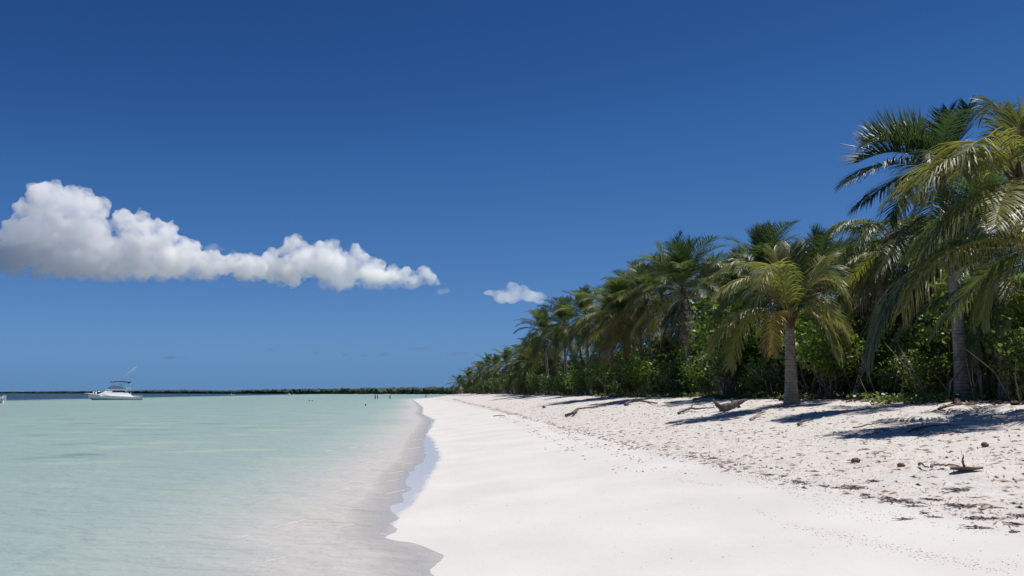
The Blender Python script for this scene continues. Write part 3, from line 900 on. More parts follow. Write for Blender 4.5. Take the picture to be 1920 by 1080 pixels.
# the rest of the row, seen mostly as crowns behind those
row = [(1240, 545, 66), (1330, 560, 58), (1350, 570, 60), (1385, 545, 52), (1480, 560, 50), (1590, 550, 44), (1630, 560, 41), (1745, 540, 34), (1800, 500, 33), (1850, 450, 30), (1200, 590, 74), (1125, 620, 90),
       (1085, 640, 100), (1180, 560, 82), (1000, 668, 126), (975, 676, 142), (950, 682, 158), (985, 690, 130), (930, 690, 172), (915, 690, 186), (1045, 650, 112), (1010, 690, 120), (900, 700, 200), (880, 712, 225), (862, 722, 245)]
order = ["first", "second", "third", "fourth", "fifth", "sixth", "seventh", "eighth", "ninth", "tenth"]
far_u = sorted(q_[0] for q_ in row if q_[0] <= 1010)
row_label = {1045: "palm crown squeezed between the ragged crown and the next leaning palm", 1085: "low palm crown under the left side of the twin-speared palm", 1125: "low palm crown under the right side of the twin-speared palm",
             1180: "palm crown behind the palm with the reddish dead frond", 1200: "palm crown just above the right end of the yellow frond", 1240: "palm crown touching the left side of the fan-shaped crown",
             1330: "palm crown behind the right side of the fan-shaped crown", 1350: "low palm crown in the gap between the fan-shaped crown and the short sand palm", 1385: "palm crown behind the left fronds of the short sand palm",
             1480: "palm crown hidden straight behind the short sand palm", 1590: "palm crown behind the right frond tips of the short sand palm", 1630: "low palm crown under the arching palm, left of the hanging dark frond",
             1745: "palm crown behind the middle of the long yellow-ribbed frond", 1800: "palm crown behind the top of the thick ringed trunk", 1850: "palm crown deep in shade right of the thick ringed trunk"}
for i, (u, v, Y) in enumerate(row):
    c = at(u, v, Y)
    lab = row_label.get(u) or f"{order[far_u.index(u)]} palm crown from the far left end of the tree row"
    palm((c.x + rng.uniform(-.6, .9), Y + rng.uniform(-.5, .8), 0), c, lab, "palms packed in the row behind the beach", seed=40 + i, nfr=32, scale=(.95 if Y < 110 else 1.05) * rng.uniform(.82, 1.08), dark=rng.uniform(.2, .8), bend=rng.uniform(-.5, .3), lean_left=.4, r0=.17, r1=.12)


# ------------------------------------------------------------------ sea grape thicket
def leaf_cloud(centers, nleaf, spread, size, seed, normal_bias=(0, 0, .6)):
    """Round leaves (hexagons folded along the midrib) around twig ends; returns verts, faces."""
    r = np.random.default_rng(seed)
    C = np.asarray(centers)
    idx = r.integers(0, len(C), nleaf)
    ctr = C[idx] + r.normal(0, 1, (nleaf, 3)) * spread * np.array([1, 1, .8])
    nrm = r.normal(0, 1, (nleaf, 3)) * 0.75 + np.array(normal_bias)
    nrm /= np.linalg.norm(nrm, axis=1)[:, None]
    a = np.cross(nrm, r.normal(0, 1, (nleaf, 3))); a /= np.linalg.norm(a, axis=1)[:, None]
    b = np.cross(nrm, a)
    s = size * r.uniform(.6, 1.15, nleaf)
    shape = np.array([(-.5, 0), (-.28, .46), (.25, .48), (.52, 0), (.25, -.48), (-.28, -.46)])
    fold = np.array([0, .14, .14, 0, .14, .14])
    V = ctr[:, None, :] + s[:, None, None] * (shape[None, :, 0:1] * a[:, None, :] + shape[None, :, 1:2] * b[:, None, :] + fold[None, :, None] * nrm[:, None, :])
    V = V.reshape(-1, 3)
    k = np.arange(nleaf)[:, None] * 6
    Fc = np.concatenate([k + np.array([[0, 3, 2, 1]]), k + np.array([[0, 5, 4, 3]])])
    return V, Fc


def make_bush_variant(seed, H, W, nleaf, lo=0.25, leafsize=.17):
    q = random.Random(seed)
    stems, centers = [], []
    for k in range(q.randint(5, 8)):
        a = q.uniform(0, 2 * PI); ra = q.uniform(.1, .7)
        x0, y0 = math.cos(a) * ra * .5, math.sin(a) * ra * .5
        hh = H * q.uniform(.6, .98); dx, dy = math.cos(a) * W * .5 * q.uniform(.2, 1), math.sin(a) * W * .5 * q.uniform(.2, 1)
        pts = []
        for i in range(8):
            t = i / 7
            pts.append(Vector((x0 + dx * t ** 1.3 + q.uniform(-.09, .09), y0 + dy * t ** 1.3 + q.uniform(-.09, .09), -.05 + hh * t)))
        mb = MB(); r0 = q.uniform(.025, .055)
        mb.tube(pts, [r0 * (1 - .75 * i / 7) for i in range(8)], 5, 0)
        for b in range(q.randint(3, 5)):
            i = q.randint(2, 6); p = pts[i]
            e = p + Vector((q.uniform(-1, 1) * W * .3, q.uniform(-1, 1) * W * .3, q.uniform(.1, .6) * H * .3))
            mb.tube([p, (p + e) / 2 + Vector((0, 0, .06)), e], [r0 * .45, r0 * .3, r0 * .14], 4, 0)
            if e.z > H * lo: centers.append(tuple(e))
        stems.append(mb.mesh("stem", M_STEM))
        for i in range(3, 8):
            if pts[i].z > H * lo: centers.append(tuple(pts[i]))
    for k in range(26):                              # outer shell of twig ends
        a = q.uniform(0, 2 * PI); z = q.uniform(lo, 1.0); rad = W * .5 * math.sqrt(max(0.08, 1 - ((z - .5) / .62) ** 2)) * q.uniform(.6, 1.08)
        centers.append((math.cos(a) * rad, math.sin(a) * rad, z * H))
    V, Fc = leaf_cloud(centers, nleaf, .20, leafsize, seed)
    V[:, 2] = np.maximum(V[:, 2], .04)
    return np_mesh("foliage", V, Fc, M_GRAPE[0], smooth=False), stems


BUSH = [make_bush_variant(900 + i, h, w, nl, lo) for i, (h, w, nl, lo) in enumerate([(3.4, 2.8, 1500, .30), (2.7, 2.6, 1300, .24), (4.0, 3.0, 1800, .34), (2.2, 2.4, 1000, .2), (3.2, 2.6, 1100, .38)])]


def bush(x, y, k, sc, label, group=None, col=0):
    if group:
        tone = ("mid green", "dark green", "light green")[col]
        size = "low" if sc < .7 else ("medium" if sc < .95 else "tall")
        zone = ("near the thick ringed trunk" if y < 30 else "level with the driftwood and short sand palm" if y < 44 else "below the fan-shaped crown" if y < 62
                else "below the drooping middle palms" if y < 88 else "below the twin-speared palms" if y < 120 else "at the far tapering end")
        label = f"{size} {tone} sea grape bush {zone}"
    root = empty("sea_grape_bush", (x, y, gz(x, y)), rng.uniform(0, 6.28))
    root.scale = (sc, sc, sc * rng.uniform(.9, 1.1))
    tag(root, label, "bush", group)
    fo, st = BUSH[k]
    o = bpy.data.objects.new("foliage", fo); o.material_slots[0].link = 'OBJECT'; o.material_slots[0].material = M_GRAPE[col]; link(o, root)
    for s in st:
        link(bpy.data.objects.new("stem", s), root)
    return root


def sxy(s, y):
    return float(shore_x(y)) + s, y


bushes_placed = []
y = 20.0
while y < 240:
    step = 1.5 + y * 0.011
    for rw, s in enumerate((14.6, 17.0, 19.8)):
        if y > 120 and rw == 2: continue
        x, yy = sxy(s + rng.uniform(-.7, .7), y + rng.uniform(-.6, .6) * step)
        sc = rng.uniform(.72, .95) if rw == 0 else rng.uniform(.95, 1.2)
        u = 960 + F * x / yy
        if u > 1990: continue
        if u > 1560:
            sc *= .9; x += 2.4
        if yy > 110: sc *= 1.1
        k = rng.choice([0, 1, 3, 4]) if rw == 0 else rng.choice([0, 1, 2, 4])
        bush(x, yy, k, sc, "round-leaved sea grape bush in the thicket under the palms", "sea grape bushes under the palms", rng.choice([0, 0, 1, 2] if rw == 0 else [0, 1, 1, 2]))
    y += step * (1.15 if y < 60 else 1.5)
for i in range(16):
    yy = 21.5 + i * 1.5 + rng.uniform(-.5, .5); x, yy = sxy(rng.uniform(14.6, 17.2), yy)
    if abs(960 + F * x / yy - 1806) < 60 or 960 + F * x / yy > 1980: continue
    bush(x, yy, rng.choice([1, 3]), rng.uniform(.42, .68), "low round-leaved sea grape bush in the thicket under the palms", "sea grape bushes under the palms", rng.choice([0, 1, 1]))
bx = at(1365, 740, 41.0); bush(bx.x, 41.0, 2, 1.15, "bright green sea grape bush showing above the driftwood, left of the short sand palm", col=2)
bx = at(1842, 750, 25.6); bush(bx.x, 25.6, 0, 1.0, "light green sea grape just right of the thick ringed trunk", col=2)
bx = at(1905, 750, 24.6); bush(bx.x, 24.6, 2, .95, "bright green sea grape between the thick ringed trunk and the right edge", col=2)
bx = at(1128, 742, 76.0); bush(bx.x, 76.0, 1, 1.0, "light green bush at the foot of the reddish dead frond", col=2)

# dense interior of the wood behind: leaves and bare stems as one mass
r = np.random.default_rng(5)
cen = []; cen2 = []
for k in range(7000):
    y = 19 * (260 / 19) ** r.random(); s = r.uniform(20.0, 38)
    x = float(shore_x(y)) + s
    if 960 + F * x / y > 2080: continue
    z = 1.3 + r.random() ** 0.9 * (4.5 if y < 70 else 4.9)
    cen.append((x, y, z))
V, Fc = leaf_cloud(cen, 80000, .45, .30, 99)
for k in range(1500):                                # the wood goes on beyond the right edge
    y = r.uniform(-6, 24); s = 15.2 + 20 * r.random() ** 1.3; x = float(shore_x(y)) + s
    if 960 + F * x / max(y, .1) < 2050 and y > 1: continue
    cen2.append((x, y, 1.7 + r.random() * 3.2))
V2, F2 = leaf_cloud(cen2, 17000, .42, .24, 98)
V, Fc = np.concatenate([V, V2]), np.concatenate([Fc, F2 + len(V)])
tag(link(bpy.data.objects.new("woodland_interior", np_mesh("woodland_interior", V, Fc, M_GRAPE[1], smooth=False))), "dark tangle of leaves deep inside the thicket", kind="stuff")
mb = MB()
for k in range(900):
    y = 20 * (200 / 20) ** r.random(); s = 13.8 + 7 * r.random() ** 1.2
    x = float(shore_x(y)) + s
    if 960 + F * x / y > 2050 or (960 + F * x / y > 1560 and r.random() < .3): continue
    z = gz(x, y); h = r.uniform(.5, 2.0); lx, ly = r.normal(0, .35, 2) * h
    m_ = Vector((x + lx * .4 + r.normal(0, .08), y + ly * .4, z + h * .55))
    mb.tube([(x, y, z - .05), m_, (x + lx, y + ly, z + h)], [r.uniform(.014, .036), .016, .007], 4, 0, cap=False)
tag(mb.build("thicket_stems", M_STEM), "thin grey bare stems and twigs at the foot of the thicket", kind="stuff")

# dead leaves under the trees and low green ground cover at the right
n = 16000
yy = 19 * (150 / 19) ** r.random(n); ss = r.uniform(12.9, 24, n) + .4 * fbm(yy * .6, yy * 0, 8, 2)
xx = shore_x(yy) + ss
C = np.stack([xx, yy, ground(xx, yy) + .012], -1)
V, Fc = leaf_cloud(C, n, .02, .13, 123, (0, 0, 2.2))
tag(link(bpy.data.objects.new("leaf_litter", np_mesh("leaf_litter", V, Fc, M_LITTER, smooth=False))), "brown fallen leaves under the thicket", kind="stuff")
n = 9000
yy = r.uniform(22, 34, n); ss = r.uniform(15.2, 21, n); xx = shore_x(yy) + ss
ok = (960 + F * xx / yy > 1640)
xx, yy = xx[ok], yy[ok]; zz = ground(xx, yy); n = len(xx)
h = r.uniform(.12, .42, n); ang = r.uniform(0, 2 * PI, n); lean = r.normal(0, .13, (n, 2)); w = .012
bx = np.stack([np.cos(ang) * w, np.sin(ang) * w, 0 * ang], -1)
P0 = np.stack([xx, yy, zz], -1); P1 = P0 + np.stack([lean[:, 0] * .5, lean[:, 1] * .5, h * .6], -1); P2 = P0 + np.stack([lean[:, 0] * 1.4, lean[:, 1] * 1.4, h], -1)
V = np.stack([P0 - bx, P0 + bx, P1 + bx * .8, P1 - bx * .8, P2 + bx * .1, P2 - bx * .1], 1).reshape(-1, 3)
k = np.arange(n)[:, None] * 6
Fc = np.concatenate([k + np.array([[0, 1, 2, 3]]), k + np.array([[3, 2, 4, 5]])])
tag(link(bpy.data.objects.new("ground_grass", np_mesh("ground_grass", V, Fc, M_GRASS, smooth=False))), "low green grass between the palm trunks at the right", kind="stuff")

n = 2600
yy = 20 * (120 / 20) ** r.random(n); ss = 13.1 + .5 * fbm(yy * .45, yy * 0, 18, 3) + r.uniform(0, 1.6, n)
xx = shore_x(yy) + ss; C = np.stack([xx, yy, ground(xx, yy) + r.uniform(.03, .22, n)], -1)[fbm(yy * .8, yy * 0, 19, 2) > -.15]
V, Fc = leaf_cloud(C, len(C) * 2, .05, .10, 321, (0, 0, 1.2))
tag(link(bpy.data.objects.new("beach_creeper", np_mesh("beach_creeper", V, Fc, M_GRAPE[0], smooth=False))), "low creeping leaves where the thicket meets the sand", kind="stuff")
# dry fronds fallen or hanging at the foot of the thick trunk
for (u0, v0, u1, v1, um, vm, Y, lab) in [(1778, 748, 1808, 688, 1783, 715, 24.0, "dead frond stalk leaning against the left of the thick ringed trunk"), (1843, 748, 1822, 655, 1838, 700, 24.0, "thin dead frond stalk arching out to the right of the thick ringed trunk")]:
    p0, p1, p2 = at(u0, v0, Y), at(um, vm, Y), at(u1, v1, Y)
    p0.z = gz(p0.x, p0.y)
    mb = MB(); mb.tube([p0, p1, p2], [.035, .03, .018], 6, 0)
    tag(mb.build("dead_frond_stalk", M_WOOD_PALE), lab, "dead frond")


# ------------------------------------------------------------------ driftwood, sticks, husks, weed
def log_tube(mb, pts, radii, n=9, seed=0, mat=0):
    """A knotty limb."""
    q = random.Random(seed)
    P = [Vector(p) for p in pts]
    d = [0.0]
    for a, b in zip(P, P[1:]): d.append(d[-1] + (b - a).length)
    m = max(6, int(d[-1] / .06)); c = []; rr = []
    for i in range(m + 1):
        s = d[-1] * i / m
        c.append(Vector([np.interp(s, d, [p[k] for p in P]) for k in range(3)]) + Vector([q.uniform(-1, 1) * .012 for _ in range(3)]))
        rr.append(float(np.interp(s, d, radii)) * q.uniform(.88, 1.12))
    mb.tube(c, rr, n, mat)


dw = at(1368, 764, 29.5)
root = empty("driftwood_log", (dw.x, dw.y, gz(dw.x, dw.y)))
tag(root, "grey driftwood stump with upturned ends lying left of the short sand palm", "driftwood")
mb = MB()
log_tube(mb, [(-.34, 0, .04), (-.2, -.03, .07), (0, -.03, .11), (.22, 0, .20), (.40, .03, .28), (.60, .06, .33)], [.09, .14, .145, .115, .075, .03], 10, 1)
mb.build("stump", M_WOOD, root)
mb = MB(); log_tube(mb, [(-.26, 0, .06), (-.40, 0, .16), (-.54, .02, .34)], [.11, .075, .035], 8, 2); mb.build("upturned_root", M_WOOD, root)
mb = MB(); log_tube(mb, [(.06, 0, .14), (.09, 0, .25), (.07, .02, .37)], [.06, .04, .028], 7, 3); mb.build("broken_branch", M_WOOD, root)
mb = MB(); log_tube(mb, [(.25, .05, .16), (.32, -.02, .08), (.36, -.05, .0)], [.06, .05, .04], 7, 4); mb.build("root_prong", M_WOOD, root)


def stick(pix, r0, label, mat=M_WOOD, lift=.03, extra=None):
    P = [on_ground(u, v) for u, v in pix]
    mb = MB()
    Q = [p + Vector((0, 0, lift + r0 * .6 + (r0 * .9 if 0 < i < len(P) - 1 else 0))) for i, p in enumerate(P)]
    log_tube(mb, Q, [r0 * (1 - .6 * i / (len(Q) - 1)) for i in range(len(Q))], 6, int(pix[0][0]))
    for (i, dx, dy, dz) in (extra or []):
        log_tube(mb, [Q[i], Q[i] + Vector((dx * .5, dy * .5, dz * .6)), Q[i] + Vector((dx, dy, dz))], [r0 * .6, r0 * .45, r0 * .25], 5, i)
    tag(mb.build("driftwood_stick", mat), label, "stick")


stick([(1272, 778), (1296, 770), (1305, 773), (1340, 768)], .045, "long bent stick lying left of the driftwood stump", extra=[(1, .1, .1, .12)])
stick([(1300, 752), (1338, 747), (1385, 744), (1398, 746)], .05, "thin log lying behind the driftwood stump at the edge of the thicket")
stick([(1406, 790), (1424, 782), (1436, 776)], .03, "pale forked stick in front of the driftwood stump", M_WOOD_PALE, extra=[(1, .15, -.1, .05)])
stick([(1172, 762), (1182, 758), (1200, 757), (1232, 759)], .07, "curved branch on the sand below the distant bushes", extra=[(2, .4, .2, .15)])
stick([(1060, 784), (1074, 781), (1084, 772), (1115, 766)], .08, "long dark branch lying across the middle of the upper beach")
stick([(1496, 800), (1508, 794), (1520, 791)], .03, "short dark stick on the sand in front of the short sand palm")
stick([(1640, 858), (1648, 853), (1672, 856)], .012, "thin twig on the sand below the crown shadow", M_WOOD_PALE)
stick([(1745, 883), (1752, 880), (1775, 882), (1800, 883)], .02, "straight pale stick pointing to the brown husk", M_WOOD_PALE)
stick([(1722, 877), (1732, 880), (1742, 883)], .018, "short brown stick left of the straight pale stick", M_HUSK)
stick([(925, 782), (938, 781), (948, 782)], .03, "small dark stick on the clean sand beside the weed line")
stick([(1598, 808), (1650, 799), (1705, 795)], .014, "thin branch lying in the shadow of the palms")
stick([(1700, 815), (1722, 809), (1760, 803), (1790, 801)], .018, "longest branch lying across the shadow of the palms", extra=[(1, .12, -.15, .04)])
stick([(1760, 772), (1790, 766), (1840, 762)], .03, "reddish branch on the sand in front of the thick ringed trunk", M_HUSK)


def husk(u, v, s, label, stick_=False):
    p = on_ground(u, v)
    import bmesh
    bm = bmesh.new(); bmesh.ops.create_icosphere(bm, subdivisions=3, radius=s)
    q = random.Random(int(u))
    off = Vector((q.uniform(0, 9), q.uniform(0, 9), 0))
    for vv in bm.verts:
        k = 1 + .22 * mnoise.noise(vv.co * (2.2 / s) + off) + .1 * mnoise.noise(vv.co * (6 / s) + off)
        vv.co = Vector((vv.co.x * 1.35, vv.co.y, vv.co.z * .8)) * k
        if vv.co.x > s * .8: vv.co.z *= .7
    me = bpy.data.meshes.new("coconut_husk"); bm.to_mesh(me); bm.free(); me.materials.append(M_HUSK)
    for f in me.polygons: f.use_smooth = True
    o = link(bpy.data.objects.new("coconut_husk", me)); o.location = p + Vector((0, 0, s * .55)); o.rotation_euler = (.1, q.uniform(-.3, .3), q.uniform(0, 6))
    tag(o, label, "coconut husk")


husk(1605, 868, .055, "reddish coconut husk lying alone below the shadow of the palms")
husk(1847, 838, .05, "small red-brown husk just below the right end of the palm shadow")
husk(1690, 876, .04, "dull brown husk left of the short brown stick")
husk(1020, 757 + 8, .10, "brown husk on the far sand beside the weed line")
# the dead frond base with an upright stalk
p = on_ground(1812, 886)
root = empty("dead_palm_sheath", p); tag(root, "brown boat-shaped dead palm sheath with a short upright stalk on the sand", "dead frond")
mb = MB()
sec = []
for i in range(9):
    t = i / 8; w = .055 * math.sin(PI * min(1, t * .9 + .1)) + .006; x = -.19 + .40 * t; zc = .004 + .018 * (2 * t - .9) ** 2
    sec.append([(x, -w, zc + w * .8), (x, -w * .5, zc + .01), (x, 0, zc), (x, w * .5, zc + .01), (x, w, zc + w * .8), (x, w * .55, zc + .028), (x, 0, zc + .02), (x, -w * .55, zc + .028)])
vv = [v for s in sec for v in s]
mb.add(vv, [(i * 8 + k, i * 8 + (k + 1) % 8, (i + 1) * 8 + (k + 1) % 8, (i + 1) * 8 + k) for i in range(8) for k in range(8)] + [tuple(range(8))[::-1], tuple(64 + k for k in range(8))])
mb.build("sheath", M_HUSK, root)
mb = MB(); log_tube(mb, [(-.02, 0, .03), (-.04, 0, .12), (-.03, 0, .19)], [.016, .012, .006], 6, 3); mb.build("stalk", M_WOOD, root)


def wrack_mesh(seed, L=.4, nst=26):
    q = random.Random(seed); mb = MB()
    for k in range(nst):
        x = q.gauss(0, L * .33); y_ = q.gauss(0, L * .10); a = q.gauss(0, .5) + (PI if q.random() < .5 else 0)
        pts = []; p = Vector((x, y_, q.uniform(.004, .03)))
        for i in range(5):
            pts.append(p.copy()); a += q.gauss(0, .5)
            p = p + Vector((math.cos(a), math.sin(a), q.gauss(0, .22))) * (L * .07); p.z = max(.003, min(.055, p.z))
        mb.tube(pts, [.006, .011, .012, .009, .004], 4, 0, squash=.55)
    for a_ in (-1, 0, 1):
        mb.tube([(-L * .5, a_ * L * .05, .004), (-L * .2, L * .03 * a_, .018), (L * .2, -L * .04 * a_, .018), (L * .5, -a_ * L * .06, .004)], [.005, .014, .014, .005], 4, 0, squash=.5)
    return mb.mesh("weed_clump", M_WRACK)


WR = [wrack_mesh(i, l, n_) for i, (l, n_) in enumerate([(.34, 30), (.26, 22), (.45, 40), (.2, 16)])]
clumps = [(1446, 892), (1470, 895), (1500, 905), (1512, 910), (1545, 912), (1570, 917), (1605, 917), (1625, 930), (1632, 934), (1665, 935), (1682, 940), (1708, 945), (1716, 952), (1740, 938), (1758, 941), (1735, 963), (1752, 972),
          (1790, 950), (1808, 951), (1843, 957), (1862, 955), (1822, 973), (1845, 975), (1870, 976), (1833, 992), (1900, 986), (1915, 970), (1915, 985), (1697, 975), (1640, 905), (1800, 920), (1400, 880), (1372, 868), (1340, 862), (1300, 852), (1905, 1000)]
for i, (u, v) in enumerate(clumps):
    p = on_ground(u, v)
    o = link(bpy.data.objects.new("weed_clump", WR[i % 4])); o.location = p; o.rotation_euler = (0, 0, rng.gauss(-.5, .35)); k = rng.uniform(.35, .7); o.scale = (k, k, k)
    big_ = "larger" if k * (1.0, .8, 1.3, .6)[i % 4] > .5 else "smaller"
    where = "near the right edge" if u > 1780 else ("just right of the reddish husk" if u > 1600 else "left of the reddish husk")
    tag(o, f"{big_} clump of dried seaweed on the tide line {where}", "seaweed", "clumps of dried seaweed along the tide line")


def scatter(name, X, Y, smin, smax, mat, seed, label, elong=1.0, dirn=None):
    """Small chips lying on the sand: bent diamonds with thickness."""
    r = np.random.default_rng(seed); n = len(X)
    Z = ground(X, Y)
    a = r.uniform(0, 2 * PI, n) if dirn is None else r.normal(dirn, .5, n)
    L = r.uniform(smin, smax, n); W = L * r.uniform(.25, .7, n) / elong; H = np.minimum(L * .35, .03) * r.uniform(.5, 1.2, n)
    ca, sa = np.cos(a), np.sin(a); z0 = Z - .003
    def P(l, w, h): return np.stack([X + ca * L * l - sa * W * w, Y + sa * L * l + ca * W * w, z0 + H * h], -1)
    V = np.stack([P(-.5, 0, .2), P(0, -.5, 0), P(.5, 0, .3), P(0, .5, 0), P(.05, .05, 1.0)], 1).reshape(-1, 3)
    k = np.arange(n)[:, None] * 5
    Fc = np.concatenate([k + np.array([[j, (j + 1) % 4, 4]]) for j in range(4)])
    tag(link(bpy.data.objects.new(name, np_mesh(name, V, Fc, mat, smooth=False))), label, kind="stuff")


n = 80000
Y = 7.5 * (95 / 7.5) ** r.random(n); S = 5.2 + 8.2 * r.random(n) + .25 * fbm(Y * .5, Y * 0 + 3, 2)
X = shore_x(Y) + S
den = fbm(X * .55, Y * .4, 70, 3); keep = r.random(n) < np.clip(.55 + .9 * den, .12, 1) * np.clip(np.where(S > 10.5, .55, 1), 0, 1)
scatter("beach_litter", X[keep], Y[keep], .010, .037, M_BITS, 1, "brown leaf and shell fragments strewn over the upper beach")
n = 3500
Y = 8 * (80 / 8) ** r.random(n); S = 5.3 + 8 * r.random(n); X = shore_x(Y) + S
scatter("twig_litter", X, Y, .06, .22, M_BITS, 2, "thin twigs strewn over the upper beach", elong=6)
n = 9000
Y = 8 * (45 / 8) ** r.random(n); S = 5.3 + 7 * r.random(n) ** 1.2; X = shore_x(Y) + S
kk = r.random(n) < np.clip(.4 + 1.1 * fbm(X * .8, Y * .6, 170, 3), .05, 1)
scatter("dark_litter", X[kk], Y[kk], .018, .055, M_SPECK, 21, "darker curled leaf bits strewn over the upper beach", 1.4)
# tide lines of fine weed
def tide(pix, n, jit, seed):
    P = np.array([tuple(on_ground(u, v)) for u, v in pix]); r_ = np.random.default_rng(seed)
    d = np.r_[0, np.cumsum(np.linalg.norm(np.diff(P[:, :2], axis=0), axis=1))]
    t = r_.random(n) * d[-1]; x = np.interp(t, d, P[:, 0]); y_ = np.interp(t, d, P[:, 1])
    k = fbm(t * .9, t * 0 + seed, seed, 3)
    w = jit * (1 + np.clip(k, 0, 1) * 2)
    x = x + r_.normal(0, 1, n) * w + .12 * fbm(t * .6, t * 0, seed + 3, 2); y_ = y_ + r_.normal(0, 1, n) * w
    kk = r_.random(n) < np.clip(.55 + 1.0 * k, .08, 1)
    return x[kk], y_[kk]
tl = [tide([(1405, 953), (1440, 966), (1500, 985), (1600, 1008), (1700, 1040), (1800, 1062), (1900, 1078)], 1500, .05, 1), tide([(1250, 897), (1330, 908), (1420, 915), (1530, 943), (1650, 980), (1760, 1010), (1860, 1040), (1918, 1070)], 1400, .05, 2),
      tide([(1455, 907), (1520, 928), (1600, 950), (1700, 970), (1800, 990), (1900, 1005)], 900, .05, 3), tide([(940, 782), (985, 797), (1010, 815), (1040, 825), (1075, 850), (1130, 870)], 800, .12, 4),
      tide([(1240, 893), (1180, 880), (1100, 855), (1040, 835), (960, 800)], 700, .10, 5), tide([(1690, 945), (1740, 975), (1800, 992), (1900, 1000)], 500, .07, 6)]
scatter("fine_weed_lines", np.concatenate([a for a, b in tl]), np.concatenate([b for a, b in tl]), .007, .027, M_SPECK, 3, "thin wavy lines of fine dark weed on the clean sand", 1.6, -.7)
mt = tide([(1920, 992), (1790, 955), (1700, 945), (1600, 922), (1500, 905), (1420, 885), (1330, 862), (1260, 855), (1200, 842), (1130, 822), (1080, 808), (1010, 790), (960, 776), (920, 766), (880, 757)], 9000, .10, 11)
far_ = mt[1] > 17
scatter("tide_wrack", mt[0][~far_], mt[1][~far_], .012, .05, M_SPECK, 4, "ragged brown tide line dividing clean sand from littered sand", 1.8, -.9)
mf = tide([(1420, 885), (1330, 862), (1260, 855), (1200, 842), (1130, 822), (1080, 808), (1010, 790), (960, 776), (920, 766), (880, 757), (850, 748)], 4200, .10, 12)
scatter("far_tide_wrack", mf[0], mf[1], .04, .16, M_SPECK, 14, "dark tide line of weed receding along the beach", 1.6, -.9)
mg = tide([(940, 782), (985, 797), (1010, 815), (1040, 825), (1075, 850), (1130, 870), (1200, 885)], 500, .10, 13); mh = tide([(1020, 800), (1060, 818), (1120, 838), (1200, 866), (1280, 890)], 420, .10, 15)
scatter("far_weed_lines", np.concatenate([mg[0], mh[0]]), np.concatenate([mg[1], mh[1]]), .025, .085, M_SPECK, 16, "thin dark weed lines on the clean sand farther along", 1.6, -.9)
# thin broken lines of froth and grit where the wavelets run out, each slanting off from the shore
mb = MB()
for seed_, (y0, ln_, sl) in enumerate([(34, 7, .32), (29, 6, .3), (25.5, 5, .33), (22.5, 4.5, .3), (20.3, 4.2, .33), (18.4, 4.4, .35), (16.4, 3.6, .34), (14.6, 4.0, .38), (12.9, 3.0, .4), (11.3, 2.2, .5)]):
    t_ = np.linspace(0, 1, 160); yy = y0 - ln_ * t_
    xx = shore_x(np.full(160, y0)) + .03 - sl * ln_ * t_ ** .8 + .16 * fbm(yy * 1.3, yy * 0 + seed_, seed_, 3) + .02 * fbm(yy * 6, yy * 0, seed_ + 9, 2)
    wd = .42 * np.clip(.001 + .011 * fbm(yy * 2.6, yy * 0 + 4, seed_ + 20, 3), 0, .011) * (1 - .6 * t_) * (1 + y0 / 30)
    for i in range(159):
        if wd[i] > .0012 and wd[i + 1] > .0012:
            mb.add([(xx[i] - wd[i], yy[i], .016), (xx[i] + wd[i], yy[i], .016), (xx[i + 1] + wd[i + 1], yy[i + 1], .016), (xx[i + 1] - wd[i + 1], yy[i + 1], .016),
                    (xx[i], yy[i], .021), (xx[i + 1], yy[i + 1], .021)], [(0, 4, 5, 3), (4, 1, 2, 5)])
tag(mb.build("wave_froth", plain("froth", (.60, .565, .52), .8, .2, .06, 20)), "thin broken froth lines of wavelets along the water's edge", kind="stuff")
n = 900
Y = 8 * (40 / 8) ** r.random(n); S = r.uniform(.9, 5, n); X = shore_x(Y) + S
scatter("sand_specks", X, Y, .008, .028, M_SPECK, 5, "scattered shell specks on the clean wet-packed sand")


# ------------------------------------------------------------------ sport fishing boat
M_HULL = plain("white_gelcoat", (.86, .86, .85), .25, .5, .03, 2)
M_BOTTOM = plain("bottom_paint", (.03, .06, .055), .5, .4, .2, 3)
M_GLASS = plain("tinted_window", (.012, .03, .045), .08, .8, .1, 3)
M_NAVY = plain("navy_canvas", (.015, .035, .075), .8, .2, .15, 4)
M_STEEL = plain("polished_rail", (.62, .64, .66), .25, .5, .05, 4, 0, 1.0)
M_POLE = plain("white_pole", (.75, .77, .8), .4, .5, .05, 4)


def hull_loft(secs, mb, mat_side=0, mat_bot=1):
    """secs: (x, half beam at sheer, sheer z, half beam at chine, chine z, keel z)."""
    rings = []
    for (x, b, zs, c, zc, zk) in secs:
        rings.append([(x, 0, zk), (x, c * .98, zc - .02), (x, c, zc), (x + (0), (b + c) * .5 + .03 * (b > .3), (zs + zc) * .5), (x, b, zs), (x, b * .94, zs + .03), (x, 0, zs + .06)])
    k = len(rings[0])
    for sg in (1, -1):
        V = [(p[0], sg * p[1], p[2]) for rg in rings for p in rg]
        faces, fb, fd = [], [], []
        for i in range(len(rings) - 1):
            for j in range(k - 1):
                f = (i * k + j, (i + 1) * k + j, (i + 1) * k + j + 1, i * k + j + 1)
                if sg < 0: f = f[::-1]
                (fb if j < 1 else faces).append(f)
        b0 = len(mb.v)
        mb.add(V, faces, mat_side)
        mb.f.extend([tuple(i + b0 for i in f) for f in fb]); mb.m.extend([mat_bot] * len(fb))
        end = [(len(rings) - 1) * k + j for j in range(k)]
        mb.f.append(tuple(b0 + i for i in (end if sg > 0 else end[::-1]))); mb.m.append(mat_side)


